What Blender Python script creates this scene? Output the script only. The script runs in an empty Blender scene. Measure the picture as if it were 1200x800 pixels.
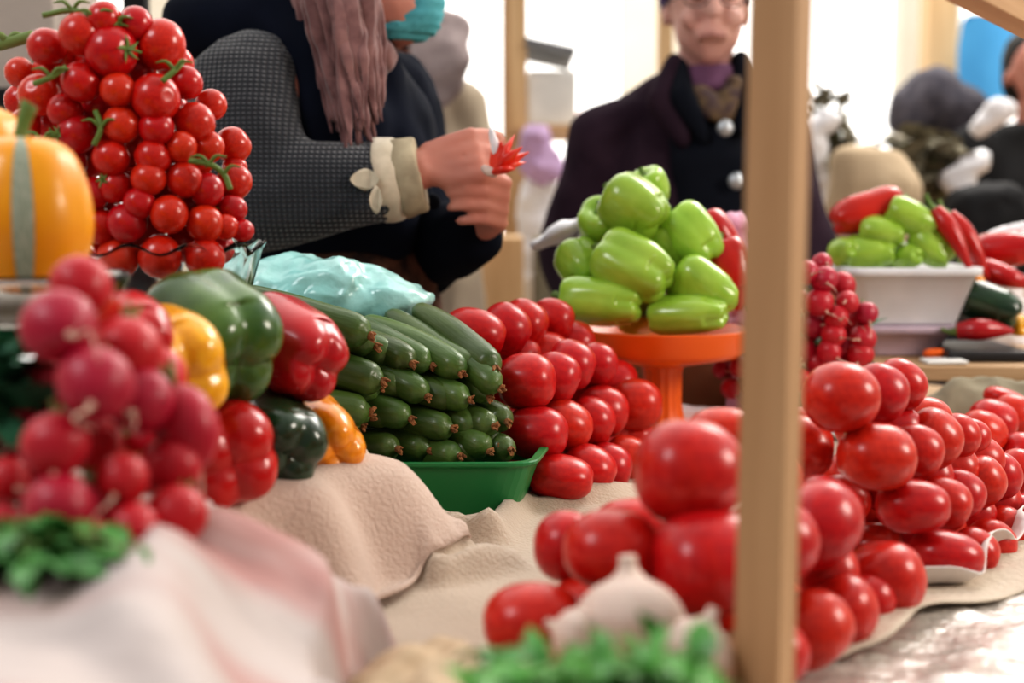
import bpy, bmesh, math, random
import numpy as np
from mathutils import Vector, Matrix, Quaternion, noise
random.seed(7)
R = math.radians
scene = bpy.context.scene
COL = scene.collection
F = 1667.0
PITCH = math.atan(160 / F)
CZ = 1.12

def at(px, py, Y):
    """a point Y metres down the hall that stands where the photograph shows (px, py)"""
    dx, dy = (px - 600) / F, (400 - py) / F
    vy = math.cos(PITCH) + dy * math.sin(PITCH)
    vz = -math.sin(PITCH) + dy * math.cos(PITCH)
    s = Y / vy
    return Vector((dx * s, Y, CZ + vz * s))

# ------------------------------------------------------------------ materials
def mat(name, col, rough=.5, col2=None, nscale=8, bump=0, bscale=60, coat=0, rnd=0.0, sss=0, spec=.5,
        trans=0, alpha=1, metal=0, sheen=0, stretch=None, ior=1.45, detail=3, lo=.35, hi=.65):
    m = bpy.data.materials.new(name); m.use_nodes = True
    nt = m.node_tree; N = nt.nodes; L = nt.links
    b = N['Principled BSDF']
    b.inputs['Roughness'].default_value = rough
    b.inputs['Coat Weight'].default_value = coat
    b.inputs['Coat Roughness'].default_value = .12
    b.inputs['Specular IOR Level'].default_value = spec
    b.inputs['Transmission Weight'].default_value = trans
    b.inputs['Alpha'].default_value = alpha
    b.inputs['Metallic'].default_value = metal
    b.inputs['Sheen Weight'].default_value = sheen
    b.inputs['IOR'].default_value = ior
    if sss:
        b.inputs['Subsurface Weight'].default_value = sss
        b.inputs['Subsurface Radius'].default_value = (.02, .006, .004)
    tc = N.new('ShaderNodeTexCoord')
    src = tc.outputs['Object']
    if stretch:
        mp = N.new('ShaderNodeMapping'); mp.inputs['Scale'].default_value = stretch
        L.new(src, mp.inputs['Vector']); src = mp.outputs['Vector']
    c2 = col2 or tuple(c * .82 for c in col)
    nz = N.new('ShaderNodeTexNoise'); nz.inputs['Scale'].default_value = nscale; nz.inputs['Detail'].default_value = detail
    L.new(src, nz.inputs['Vector'])
    rp = N.new('ShaderNodeValToRGB')
    rp.color_ramp.elements[0].position = lo; rp.color_ramp.elements[1].position = hi
    rp.color_ramp.elements[0].color = (*c2, 1); rp.color_ramp.elements[1].color = (*col, 1)
    L.new(nz.outputs['Fac'], rp.inputs['Fac'])
    out = rp.outputs['Color']
    if rnd:
        oi = N.new('ShaderNodeObjectInfo')
        mr = N.new('ShaderNodeMapRange'); mr.inputs['To Min'].default_value = 1 - rnd; mr.inputs['To Max'].default_value = 1 + rnd
        L.new(oi.outputs['Random'], mr.inputs['Value'])
        hs = N.new('ShaderNodeHueSaturation'); L.new(mr.outputs['Result'], hs.inputs['Value']); L.new(out, hs.inputs['Color'])
        mh = N.new('ShaderNodeMapRange'); mh.inputs['To Min'].default_value = .5 - rnd * .04; mh.inputs['To Max'].default_value = .5 + rnd * .04
        L.new(oi.outputs['Random'], mh.inputs['Value']); L.new(mh.outputs['Result'], hs.inputs['Hue'])
        out = hs.outputs['Color']
    L.new(out, b.inputs['Base Color'])
    if bump:
        bn = N.new('ShaderNodeTexNoise'); bn.inputs['Scale'].default_value = bscale; bn.inputs['Detail'].default_value = 4
        L.new(src, bn.inputs['Vector'])
        bp = N.new('ShaderNodeBump'); bp.inputs['Strength'].default_value = bump; bp.inputs['Distance'].default_value = .01
        L.new(bn.outputs['Fac'], bp.inputs['Height']); L.new(bp.outputs['Normal'], b.inputs['Normal'])
    return m

def knit_mat(name, base, dot, su, axis=('X', 'Z')):
    m = mat(name, base, .9, sheen=.3)
    nt = m.node_tree; N = nt.nodes; L = nt.links; b = N['Principled BSDF']
    tc = N.new('ShaderNodeTexCoord'); facs = []
    for a, s in ((axis[0], su), (axis[1], su * 1.15)):
        w = N.new('ShaderNodeTexWave'); w.bands_direction = a; w.inputs['Scale'].default_value = s
        w.inputs['Distortion'].default_value = 1.2; w.inputs['Detail'].default_value = 1; w.inputs['Detail Scale'].default_value = .6
        L.new(tc.outputs['Object'], w.inputs['Vector']); facs.append(w.outputs['Fac'])
    mu = N.new('ShaderNodeMath'); mu.operation = 'MULTIPLY'
    L.new(facs[0], mu.inputs[0]); L.new(facs[1], mu.inputs[1])
    rp = N.new('ShaderNodeValToRGB'); rp.color_ramp.elements[0].position = .25; rp.color_ramp.elements[1].position = .7
    rp.color_ramp.elements[0].color = (*base, 1); rp.color_ramp.elements[1].color = (*dot, 1)
    L.new(mu.outputs[0], rp.inputs['Fac']); L.new(rp.outputs['Color'], b.inputs['Base Color'])
    bp = N.new('ShaderNodeBump'); bp.inputs['Strength'].default_value = .7; bp.inputs['Distance'].default_value = .006
    L.new(mu.outputs[0], bp.inputs['Height']); L.new(bp.outputs['Normal'], b.inputs['Normal'])
    return m

M = {}
M['tomato'] = mat('tomato_skin', (.53, .019, .010), .30, (.42, .010, .007), 5, coat=.12, rnd=.10, spec=.4)
M['cherry'] = mat('cherry_skin', (.58, .018, .007), .27, (.46, .008, .006), 9, coat=.2, rnd=.14)
M['radish'] = mat('radish_skin', (.52, .010, .036), .42, (.36, .006, .022), 20, coat=.1, rnd=.15)
M['radish2'] = mat('radish_skin_far', (.50, .010, .032), .45, (.34, .006, .02), 20, coat=.15, rnd=.15)
M['root'] = mat('root', (.62, .42, .32), .6)
M['pep_dark'] = mat('dark_green_pepper_skin', (.018, .055, .022), .24, (.010, .030, .014), 1.4, coat=.4)
M['pep_green'] = mat('green_pepper_skin', (.075, .16, .022), .26, (.028, .085, .016), 1.4, coat=.35)
M['pep_light'] = mat('light_green_pepper_skin', (.36, .56, .070), .24, (.27, .46, .045), 1.3, coat=.3, rnd=.12)
M['pep_red'] = mat('red_pepper_skin', (.50, .010, .008), .26, (.40, .006, .007), 1.4, coat=.2, rnd=.08)
M['pep_yellow'] = mat('yellow_pepper_skin', (.82, .42, .015), .24, (.72, .32, .01), 6, coat=.4)
M['pep_amber'] = mat('amber_pepper_skin', (.80, .30, .012), .22, (.70, .22, .01), 6, coat=.4)
M['stem'] = mat('stem_green', (.10, .20, .035), .6, (.16, .22, .06), 12)
M['cuke'] = mat('cucumber_skin', (.085, .148, .030), .36, (.040, .082, .018), 14, bump=.12, bscale=90, coat=.15, rnd=.2, stretch=(3, 3, .5))
M['dryflower'] = mat('dried_blossom', (.30, .13, .05), .9, (.10, .05, .025), 60, bump=.5, bscale=200)
M['squash'] = mat('squash_skin', (.90, .37, .004), .35, (.84, .30, .004), 1.5, coat=.15)
M['squash_stripe'] = mat('squash_stripe', (.42, .43, .34), .5, (.25, .30, .22), 30, stretch=(1, 1, .2))
M['burlap'] = mat('beige_cloth', (.50, .405, .315), .95, (.42, .33, .25), 5, bump=.35, bscale=260, sheen=.3, detail=5)
M['burlap_pink'] = mat('pink_beige_cloth', (.53, .405, .335), .95, (.46, .34, .275), 5, bump=.35, bscale=260, sheen=.3, detail=5)
M['liner'] = mat('pale_liner', (.55, .47, .38), .9, (.48, .40, .32), 4, bump=.3, bscale=160)
M['sack'] = mat('white_sack_cloth', (.46, .40, .385), .65, (.40, .20, .185), 5, bump=.2, bscale=30, lo=.38, hi=.56, stretch=(.6, 2.2, 1))
M['tray'] = mat('green_plastic', (.015, .20, .055), .38, (.012, .17, .045), 4, coat=.1)
M['orange'] = mat('orange_plastic', (.86, .15, .012), .35, (.80, .13, .01), 4, coat=.15)
M['glass'] = mat('cut_glass', (.97, .97, .97), .05, (.96, .96, .96), trans=1, ior=1.22)
M['teal_bag'] = mat('teal_film', (.50, .80, .77), .25, (.26, .62, .60), 7, bump=.6, bscale=22, coat=.4)
M['white_bag'] = mat('white_film', (.88, .87, .90), .3, (.80, .79, .84), 8, bump=.4, bscale=30, coat=.3)
M['pink_bag'] = mat('pink_film', (.85, .42, .58), .4, bump=.3, bscale=30)
M['clear'] = mat('crinkled_film', (.62, .58, .53), .16, (.50, .45, .40), 5, bump=1.0, bscale=34, coat=.8, spec=.8)
M['paper'] = mat('white_paper', (.78, .74, .72), .7, (.72, .68, .65), 6, bump=.1, bscale=20)
M['card'] = mat('brown_card', (.30, .16, .085), .8, (.24, .12, .06), 8)
M['wood'] = mat('planed_wood', (.51, .31, .165), .55, (.41, .235, .115), 3, bump=.08, bscale=40, stretch=(14, 14, .9), detail=6)
M['wood_light'] = mat('pale_wood', (.66, .46, .26), .6, (.56, .36, .19), 3, stretch=(14, 14, .9), detail=6)
M['board'] = mat('board_wood', (.50, .33, .19), .6, (.40, .25, .13), 5, stretch=(1, 14, 14))
M['garlic'] = mat('garlic_skin', (.74, .62, .51), .5, (.58, .41, .38), 18, bump=.2, bscale=40, sss=.1, stretch=(3, 3, .5))
M['herb'] = mat('herb_leaf', (.10, .34, .045), .45, (.04, .20, .03), 25, coat=.2)
M['herb_mid'] = mat('mid_leaf', (.07, .25, .05), .5, (.03, .13, .03), 20, coat=.2)
M['herb_dark'] = mat('dark_leaf', (.06, .20, .10), .5, (.03, .12, .07), 20, coat=.2)
M['skin'] = mat('skin', (.56, .25, .19), .5, (.50, .20, .15), 12, sss=.12)
M['skin2'] = mat('skin_fair', (.66, .38, .32), .5, (.60, .32, .28), 9, sss=.12)
M['knit'] = knit_mat('charcoal_knit', (.016, .019, .026), (.050, .057, .070), 46)
M['navy'] = mat('navy_quilt', (.007, .010, .022), .9, (.004, .006, .013), 10, spec=.15)
M['scarf'] = mat('mauve_wool', (.25, .13, .125), .95, (.14, .065, .065), 40, sheen=.3)
M['cuff'] = mat('cream_felt', (.62, .54, .42), .95, (.52, .45, .34), 60, sheen=.3)
M['cuff2'] = mat('sand_rib', (.42, .36, .25), .95, (.30, .25, .17), 40)
M['mask'] = mat('teal_mask', (.10, .42, .48), .7, (.08, .36, .42), 20)
M['skirt'] = mat('brown_print', (.20, .095, .06), .9, (.045, .028, .026), 45)
M['coat'] = mat('plum_coat', (.034, .018, .030), .95, (.024, .012, .022), 14, spec=.2)
M['placket'] = mat('black_navy', (.006, .008, .015), .9, spec=.2)
M['beanie'] = mat('purple_knit', (.075, .032, .14), .9, (.05, .02, .10), 60, bump=.3, bscale=120)
M['mauve'] = mat('mauve_collar', (.17, .075, .15), .9, (.13, .055, .11), 30)
M['olive'] = mat('olive_print', (.18, .12, .06), .9, (.06, .035, .04), 35)
M['metal'] = mat('pewter', (.55, .58, .62), .35, metal=.7)
M['hair'] = mat('dark_hair', (.012, .010, .010), .6)
M['lens'] = mat('spectacle_rim', (.12, .08, .08), .3)
M['eye'] = mat('eye', (.05, .03, .025), .2)
M['lip'] = mat('lip', (.52, .24, .21), .5)
M['petal'] = mat('chili_skin', (.80, .045, .012), .3, (.60, .02, .01), 18, coat=.3)
M['tan'] = mat('tan_wool', (.50, .42, .32), .95, (.42, .34, .26), 6)
M['lilac'] = mat('lilac_print', (.46, .38, .38), .9, (.38, .31, .31), 30)
M['greyprint'] = mat('grey_print', (.13, .12, .145), .9, (.07, .065, .085), 26)
M['black'] = mat('black_cloth', (.010, .010, .012), .85)
M['khaki'] = mat('khaki', (.28, .25, .18), .9, (.20, .18, .13), 8)
M['bowl_white'] = mat('white_plastic', (.74, .75, .78), .4)
M['bowl_lilac'] = mat('lilac_plastic', (.55, .44, .52), .45)
M['blue'] = mat('blue_tarp', (.10, .42, .80), .6, (.08, .36, .72), 3)
M['wall'] = mat('cream_plaster', (.84, .78, .68), .9, (.80, .73, .62), 2)
M['floor'] = mat('concrete', (.36, .33, .30), .8, (.30, .27, .24), 2, bump=.1, bscale=20)
M['tan_sack'] = mat('tan_sack', (.58, .45, .31), .95, (.50, .38, .25), 4, bump=.3, bscale=120)
M['grey'] = mat('grey_sheet', (.22, .23, .25), .7)
M['foam'] = mat('white_foam', (.85, .85, .83), .8)
M['lilac_bag'] = mat('lilac_film', (.62, .42, .70), .4, bump=.3, bscale=20)
M['blackplastic'] = mat('black_plastic', (.015, .015, .018), .45)
M['tealprint'] = mat('teal_print', (.08, .28, .36), .8, (.45, .42, .36), 60)

# ------------------------------------------------------------------ object helpers
def link(name, me, m=None, parent=None, smooth=True):
    o = bpy.data.objects.new(name, me)
    COL.objects.link(o)
    if m is not None and me is not None:
        me.materials.clear(); me.materials.append(m)
    if me is not None and smooth:
        for p in me.polygons: p.use_smooth = True
    if parent is not None: o.parent = parent
    return o

def tag(o, label, cat, group=None, kind=None):
    o['label'] = label; o['category'] = cat
    if group: o['group'] = group
    if kind: o['kind'] = kind
    return o

def empty(name, loc):
    o = bpy.data.objects.new(name, None); COL.objects.link(o); o.location = loc; o.empty_display_size = .02
    return o

def mesh_of(bm, name='m', sharp=None):
    me = bpy.data.meshes.new(name); bm.to_mesh(me); bm.free()
    return me

def part(name, me, m, root, smooth=True, world=True):
    """a part whose mesh is given in world coordinates, under a root that may stand anywhere"""
    o = link(name, me, m, root, smooth)
    if world: o.location = -Vector(root.location)
    return o

def struct(o):
    o['kind'] = 'structure'; return o

def copy_tree(o, name=None):
    c = o.copy(); COL.objects.link(c)
    for ch in list(o.children):
        d = ch.copy(); COL.objects.link(d); d.parent = c
    return c

def box_bm(bm, lo, hi, bev=0.0, rot=None, piv=None):
    lo, hi = Vector(lo), Vector(hi)
    r = bmesh.ops.create_cube(bm, size=1)
    vs = r['verts']
    c = (lo + hi) / 2; d = hi - lo
    for v in vs: v.co = Vector((v.co.x * d.x, v.co.y * d.y, v.co.z * d.z)) + c
    if rot is not None:
        p = Vector(piv) if piv is not None else c
        for v in vs: v.co = rot @ (v.co - p) + p
    if bev:
        es = list({e for v in vs for e in v.link_edges})
        bmesh.ops.bevel(bm, geom=es, offset=bev, segments=2, profile=.6, affect='EDGES')

def box(lo, hi, bev=.004, rot=None, piv=None):
    bm = bmesh.new(); box_bm(bm, lo, hi, bev, rot, piv); return mesh_of(bm)

def lathe(profile, seg=48, fn=None):
    """profile: (r, z) list -> surface of revolution"""
    bm = bmesh.new(); rings = []
    for r, z in profile:
        if r < 1e-6: rings.append([bm.verts.new((0, 0, z))])
        else:
            ring = []
            for k in range(seg):
                a = 2 * math.pi * k / seg; rr = r; zz = z
                if fn: rr, zz = fn(r, z, a)
                ring.append(bm.verts.new((rr * math.cos(a), rr * math.sin(a), zz)))
            rings.append(ring)
    for A, B in zip(rings, rings[1:]):
        if len(A) == 1 and len(B) == 1: continue
        for k in range(seg):
            k2 = (k + 1) % seg
            if len(A) == 1: bm.faces.new((A[0], B[k], B[k2]))
            elif len(B) == 1: bm.faces.new((A[k], B[0], A[k2]))
            else: bm.faces.new((A[k], B[k], B[k2], A[k2]))
    bmesh.ops.recalc_face_normals(bm, faces=bm.faces)
    return mesh_of(bm)

def catmull(pts, n):
    pts = [np.array(p, float) for p in pts]; out = []
    P = [2 * pts[0] - pts[1]] + pts + [2 * pts[-1] - pts[-2]]
    segs = len(pts) - 1
    for i in range(n + 1):
        t = i / n * segs; k = min(int(t), segs - 1); u = t - k
        a, b, c, d = P[k], P[k + 1], P[k + 2], P[k + 3]
        out.append(.5 * ((2 * b) + (-a + c) * u + (2 * a - 5 * b + 4 * c - d) * u * u + (-a + 3 * b - 3 * c + d) * u ** 3))
    return out

def tube_bm(bm, pts, radii, seg=10, flat=1.0, n=None):
    """tube through points; radii per point"""
    n = n or max(6, len(pts) * 5)
    P = catmull(pts, n); rr = catmull([[r] for r in radii], n)
    rings = []; up = Vector((0, 0, 1)); prev = None
    for i, p in enumerate(P):
        a = P[max(0, i - 1)]; b = P[min(n, i + 1)]
        d = Vector(b - a).normalized()
        if prev is None:
            s = d.cross(up)
            if s.length < .1: s = d.cross(Vector((1, 0, 0)))
        else: s = prev - d * prev.dot(d)
        s.normalize(); prev = s; t = d.cross(s)
        r = max(1e-4, float(rr[i][0]))
        rings.append([bm.verts.new(Vector(p) + (s * math.cos(2 * math.pi * k / seg) + t * math.sin(2 * math.pi * k / seg) * flat) * r) for k in range(seg)])
    for A, B in zip(rings, rings[1:]):
        for k in range(seg): bm.faces.new((A[k], A[(k + 1) % seg], B[(k + 1) % seg], B[k]))
    bm.faces.new(rings[0][::-1]); bm.faces.new(rings[-1])

def tube(pts, radii, seg=10, flat=1.0, n=None):
    bm = bmesh.new(); tube_bm(bm, pts, radii, seg, flat, n)
    bmesh.ops.recalc_face_normals(bm, faces=bm.faces)
    return mesh_of(bm)

_ico = bmesh.new(); bmesh.ops.create_icosphere(_ico, subdivisions=2, radius=1)
ICO = [v.co.copy() for v in _ico.verts]; _ico.free()

def blob(chains, voxel=.008, smooth=4):
    """a closed skin over chains of ellipsoids ((centre, radius or radii), ...); every chain is a run of convex links"""
    bm = bmesh.new()
    for ch in chains:
        el = [(Vector(c), (r, r, r) if isinstance(r, (int, float)) else r) for c, r in ch]
        if len(el) == 1: el = el * 2
        for (c0, r0), (c1, r1) in zip(el, el[1:]):
            vs = [bm.verts.new((c0.x + p.x * r0[0], c0.y + p.y * r0[1], c0.z + p.z * r0[2])) for p in ICO]
            if (c0 - c1).length > 1e-6:
                vs += [bm.verts.new((c1.x + p.x * r1[0], c1.y + p.y * r1[1], c1.z + p.z * r1[2])) for p in ICO]
            g = bmesh.ops.convex_hull(bm, input=vs)
            bad = [e for e in g['geom_interior'] if isinstance(e, bmesh.types.BMVert)]
            if bad: bmesh.ops.delete(bm, geom=bad, context='VERTS')
    me = mesh_of(bm)
    o = bpy.data.objects.new('tmp', me); COL.objects.link(o)
    md = o.modifiers.new('r', 'REMESH'); md.mode = 'VOXEL'; md.voxel_size = voxel; md.use_smooth_shade = True
    if smooth:
        sm = o.modifiers.new('s', 'SMOOTH'); sm.factor = .5; sm.iterations = smooth
    dg = bpy.context.evaluated_depsgraph_get()
    out = bpy.data.meshes.new_from_object(o.evaluated_get(dg))
    bpy.data.objects.remove(o); bpy.data.meshes.remove(me)
    return out

def wrinkle(me, amp, sc, seed=0):
    """cloth-like waviness pushed into a mesh along its normals"""
    off = Vector((seed * 3.1, seed * 1.7, seed))
    ns = [v.normal.copy() for v in me.vertices]
    for v, nn in zip(me.vertices, ns):
        v.co += nn * amp * noise.noise(v.co * sc + off)
    return me

def aim(o, d, roll=0, axis='Z'):
    q = Vector(d).normalized().to_track_quat(axis, 'Y' if axis != 'Y' else 'X')
    o.rotation_mode = 'QUATERNION'
    ax = {'Z': (0, 0, 1), 'X': (1, 0, 0)}[axis]
    o.rotation_quaternion = q @ Quaternion(ax, roll)

ORD = ['front', 'second', 'third', 'fourth', 'fifth', 'sixth', 'seventh', 'eighth', 'ninth', 'tenth', 'eleventh', 'twelfth', 'thirteenth']
ORD1 = ['first'] + ORD[1:]

# ------------------------------------------------------------------ camera
cam = bpy.data.cameras.new('camera'); cam.lens = 50; cam.sensor_width = 36
cam.dof.use_dof = True; cam.dof.focus_distance = 1.46; cam.dof.aperture_fstop = 3.1; cam.dof.aperture_blades = 0
cam.clip_start = .05
co = bpy.data.objects.new('camera', cam); COL.objects.link(co)
co.location = (0, 0, CZ); co.rotation_euler = (math.pi / 2 - PITCH, 0, 0)
scene.camera = co

# ------------------------------------------------------------------ heights of the stall
SD = Vector((.758, .652)); SV = Vector((-.652, .758))        # along the stall front, and across it towards the back
ZT = .788                                                     # table top
STEP = [(-.245, 1.085), (-.128, 1.262), (-.145, 1.335), (-.30, 1.36), (-.30, 1.56), (-.75, 1.56), (-.75, .90), (-.28, .90)]
def sdpoly(x, y, poly):
    d = 1e9; inside = False; n = len(poly)
    for i in range(n):
        ax, ay = poly[i]; bx, by = poly[(i + 1) % n]
        ex, ey = bx - ax, by - ay; wx, wy = x - ax, y - ay
        t = max(0, min(1, (wx * ex + wy * ey) / (ex * ex + ey * ey)))
        d = min(d, math.hypot(wx - ex * t, wy - ey * t))
        if (ay > y) != (by > y) and x < (bx - ax) * (y - ay) / (by - ay) + ax: inside = not inside
    return d if inside else -d
def ss(a, b, x):
    t = max(0, min(1, (x - a) / (b - a))); return t * t * (3 - 2 * t)
def ridge(x, y, p, q, w, h):
    ax, ay = p; bx, by = q; ex, ey = bx - ax, by - ay
    t = max(0, min(1, ((x - ax) * ex + (y - ay) * ey) / (ex * ex + ey * ey)))
    d = math.hypot(x - ax - ex * t, y - ay - ey * t)
    return h * math.exp(-(d / w) ** 2) * (.35 + .65 * math.sin(math.pi * (.15 + .7 * t)))
RIDGES = []
for (a, b, w, h) in (((455, 625, 1.33), (575, 640, 1.30), .016, .016), ((500, 655, 1.27), (560, 668, 1.25), .012, .015),
                     ((520, 690, 1.20), (600, 672, 1.22), .014, .016), ((610, 600, 1.42), (575, 640, 1.34), .016, .014),
                     ((640, 600, 1.40), (740, 580, 1.46), .022, .010), ((470, 660, 1.25), (510, 690, 1.19), .010, .012)):
    pa, pb = at(a[0], a[1], .325 * F / (a[1] - 240)), at(b[0], b[1], .325 * F / (b[1] - 240)); RIDGES.append(((pa.x, pa.y), (pb.x, pb.y), w * .85, h * 1.7))
def cloth_z(x, y):
    w = .080 if y < 1.29 else .03
    sd = sdpoly(x, y, STEP)
    fold = .016 * math.sin(46 * (x * .57 + y * .82) + 2.5 * noise.noise(Vector((x * 7, y * 7, 0))))
    t = ss(-w, 0, sd + (fold * min(1, -sd / .03) if y < 1.29 and sd < 0 else 0)) ** .7
    z = ZT + .006 + .092 * t
    n = noise.noise(Vector((x * 9, y * 9, 1.3))) * .004 + noise.noise(Vector((x * 22, y * 22, 5))) * .0016
    z += n * (1 if t < .02 or t > .9 else 1.4) * (0.35 if t > .9 else 1)
    if t < .5:
        for p, q, rw, h in RIDGES: z += ridge(x, y, p, q, rw, h) * (1 - 2 * t)
    return z
ZS = ZT + .098   # step height

def sheet(fn, x0, x1, y0, y1, res, keep=None, thick=0):
    nx, ny = int((x1 - x0) / res) + 1, int((y1 - y0) / res) + 1
    bm = bmesh.new(); g = {}
    for i in range(nx):
        for j in range(ny):
            x, y = x0 + i * res, y0 + j * res
            if keep is None or keep(x, y): g[i, j] = bm.verts.new((x, y, fn(x, y)))
    for i in range(nx - 1):
        for j in range(ny - 1):
            q = [g.get(k) for k in ((i, j), (i + 1, j), (i + 1, j + 1), (i, j + 1))]
            if all(q): bm.faces.new(q)
    bmesh.ops.delete(bm, geom=[v for v in bm.verts if not v.link_faces], context='VERTS')
    for it in range(14):
        new = {}
        for v in bm.verts:
            if v.is_boundary:
                nb = [e.other_vert(v).co for e in v.link_edges if e.is_boundary]
                if len(nb) == 2: new[v] = v.co * .5 + (nb[0] + nb[1]) * .25
        for v, c_ in new.items(): v.co = c_
    return mesh_of(bm)
def uv(x, y): return x * SD.x + y * SD.y, x * SV.x + y * SV.y

# table
rotT = Matrix.Rotation(math.atan2(SD.y, SD.x), 3, 'Z')
def on_table(u, v, z): return Vector((u * SD.x + v * SV.x, u * SD.y + v * SV.y, z))
t = empty('market_table', on_table(1.0, .93, 0))
tag(t, 'long wooden stall table under the cloths and produce', 'table')
bm = bmesh.new(); box_bm(bm, (-.15, .37, ZT - .035), (2.3, 1.50, ZT), .004, rotT, (0, 0, 0))
part('tabletop', mesh_of(bm), M['board'], t, False)
for u in (-.08, 2.2):
    for v in (.45, 1.42):
        bm = bmesh.new(); box_bm(bm, (u - .03, v - .03, 0), (u + .03, v + .03, ZT - .035), .003, rotT, (0, 0, 0))
        part('leg', mesh_of(bm), M['wood'], t, False)

# beige cloth, ends along the stall front
def keep_cloth(x, y):
    u, v = uv(x, y)
    e = .632 + .02 * math.sin(u * 9 + .4) + .008 * math.sin(u * 31)
    if x < .10: e = .40
    return e < v < 1.49 and -.14 < u < 2.28
def cz(x, y):
    u, v = uv(x, y)
    e = .632 + .02 * math.sin(u * 9 + .4) + .008 * math.sin(u * 31)
    z = cloth_z(x, y)
    if x > .12 and v < e + .03: z += .005 * math.sin(u * 55) * (1 - (v - e) / .03)
    return z
o = link('tablecloth', sheet(cz, -.72, 1.5, .45, 2.05, .0075, keep_cloth), M['burlap'])
tag(o, 'plain beige cloth spread over the stall table under the tray and tomatoes', 'tablecloth')
md = o.modifiers.new('t', 'SOLIDIFY'); md.thickness = .003; md.offset = 0

def keep_drape(x, y):
    return sdpoly(x, y, STEP) > -.088 - .010 * math.sin(31 * (x * .57 + y * .82)) and y < 1.345 and y > .93 and x > -.70
def drape_z(x, y):
    sd = sdpoly(x, y, STEP)
    return cloth_z(x, y) + .004 + (.006 * ss(-.070, -.092, sd) if y < 1.29 else 0)
o = link('step_cloth', sheet(drape_z, -.72, .05, .90, 1.40, .005, keep_drape), M['burlap_pink'])
tag(o, 'pinkish beige cloth draped over the raised step under the bell peppers', 'cloth')
md = o.modifiers.new('t', 'SOLIDIFY'); md.thickness = .004; md.offset = 1
# crinkled clear film over the front edge
def film_z(x, y):
    u, v = uv(x, y)
    return ZT + .004 + max(0, noise.noise(Vector((x * 13, y * 13, 9)))) * .010 + abs(noise.noise(Vector((x * 34, y * 34, 2)))) * .006
o = link('plastic_film', sheet(film_z, .02, 1.1, .40, 1.75, .008, lambda x, y: .375 < uv(x, y)[1] < .66 and uv(x, y)[0] < 2.2), M['clear'])
tag(o, 'shiny crinkled clear plastic film over the front edge of the stall', 'plastic film')

# pale liner cloth strip under the nearest big tomatoes, its edge folded towards the film
def liner_z(x, y):
    u, v = uv(x, y)
    return cloth_z(x, y) + .004 + .006 * ss(.67, .62, v) * (1 + math.sin(u * 22)) 
def keep_liner(x, y):
    u, v = uv(x, y)
    return .596 + .012 * math.sin(u * 14) + .006 * math.sin(u * 40 + 1) < v < .70 and .80 < u < 1.65
o = link('liner_cloth', sheet(liner_z, .1, 1.0, .8, 1.7, .006, keep_liner), M['liner'])
tag(o, 'pale grey-beige cloth strip with a rumpled edge in front of the tomatoes', 'cloth')
o.modifiers.new('t', 'SOLIDIFY').thickness = .002

# ------------------------------------------------------------------ tomatoes
def tomato_mesh(seed):
    rnd = random.Random(seed)
    ph = rnd.random() * 6; amp = rnd.uniform(.0, .022); sq = rnd.uniform(2.15, 2.45); n = rnd.choice([3, 4, 5]); tp = rnd.uniform(-.06, .06)
    bm = bmesh.new(); bmesh.ops.create_uvsphere(bm, u_segments=40, v_segments=26, radius=1)
    for v in bm.verts:
        p = v.co.copy(); th = math.atan2(p.y, p.x); r = math.hypot(p.x, p.y); z = p.z
        k = 1.0 / ((r ** sq + abs(z) ** sq) ** (1 / sq))
        r *= k; z *= k
        r *= 1 + amp * math.cos(n * th + ph) * (.4 + .6 * abs(z)) + tp * z
        z -= .10 * math.exp(-(r / .22) ** 2) * (1 if z > 0 else .25) * (1 if z > 0 else -1)
        v.co = (r * math.cos(th), r * math.sin(th), z)
    # long axis along X
    bmesh.ops.rotate(bm, verts=bm.verts, cent=(0, 0, 0), matrix=Matrix.Rotation(math.pi / 2, 3, 'Y'))
    me = mesh_of(bm, 'tomato'); me.materials.append(M['tomato'])
    for p in me.polygons: p.use_smooth = True
    return me
TM = [tomato_mesh(s) for s in range(6)]
def tomato(px, py, w, h, Y, label, group, tilt=0, i=[0]):
    i[0] += 1
    o = bpy.data.objects.new('tomato', TM[i[0] % 6]); COL.objects.link(o)
    o.location = at(px, py, Y)
    a, b = w * Y / F / 2, h * Y / F / 2
    d = min(.5 * (a + b), .036)
    o.scale = (a, d, b)
    o.rotation_euler = (random.uniform(-.15, .15) , R(-tilt), R(random.uniform(-12, 12)))
    tag(o, label, 'tomato', group)
    return o

rows = {
 'bottom': [(656, 559, 82, 55, 1.46, -6), (690, 550, 68, 60, 1.515, -20), (712, 547, 60, 58, 1.57, -20), (735, 538, 58, 56, 1.625, -10), (741, 513, 52, 42, 1.72, 0)],
 'second': [(628, 507, 78, 64, 1.48, -4), (662, 499, 66, 62, 1.535, -25), (692, 494, 60, 60, 1.59, -25), (706, 482, 62, 62, 1.645, -15), (746, 474, 63, 62, 1.71, 0)],
 'third': [(617, 447, 70, 68, 1.495, 0), (650, 443, 60, 64, 1.55, -25), (669, 428, 58, 60, 1.605, -20), (699, 427, 50, 54, 1.665, -20)],
 'top': [(556, 390, 76, 58, 1.51, -15), (592, 386, 62, 62, 1.565, -30), (612, 381, 58, 62, 1.62, -30), (647, 374, 53, 50, 1.68, -20)]}
for rn, lst in rows.items():
    for k, (px, py, w, h, Y, tl) in enumerate(lst):
        tomato(px, py, w, h, Y * 1.045 + (.04 if rn == 'top' else 0), f'red tomato, {rn} row of the pile beside the cucumbers, {ORD[k]} from the front' if k else f'red tomato at the front end of the {rn} row beside the cucumbers', 'tomatoes piled beside the cucumbers', tl)
tomato(606, 562, 50, 52, 1.60, 'shaded red tomato half hidden behind the corner of the green tray', 'tomatoes piled beside the cucumbers')
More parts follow.
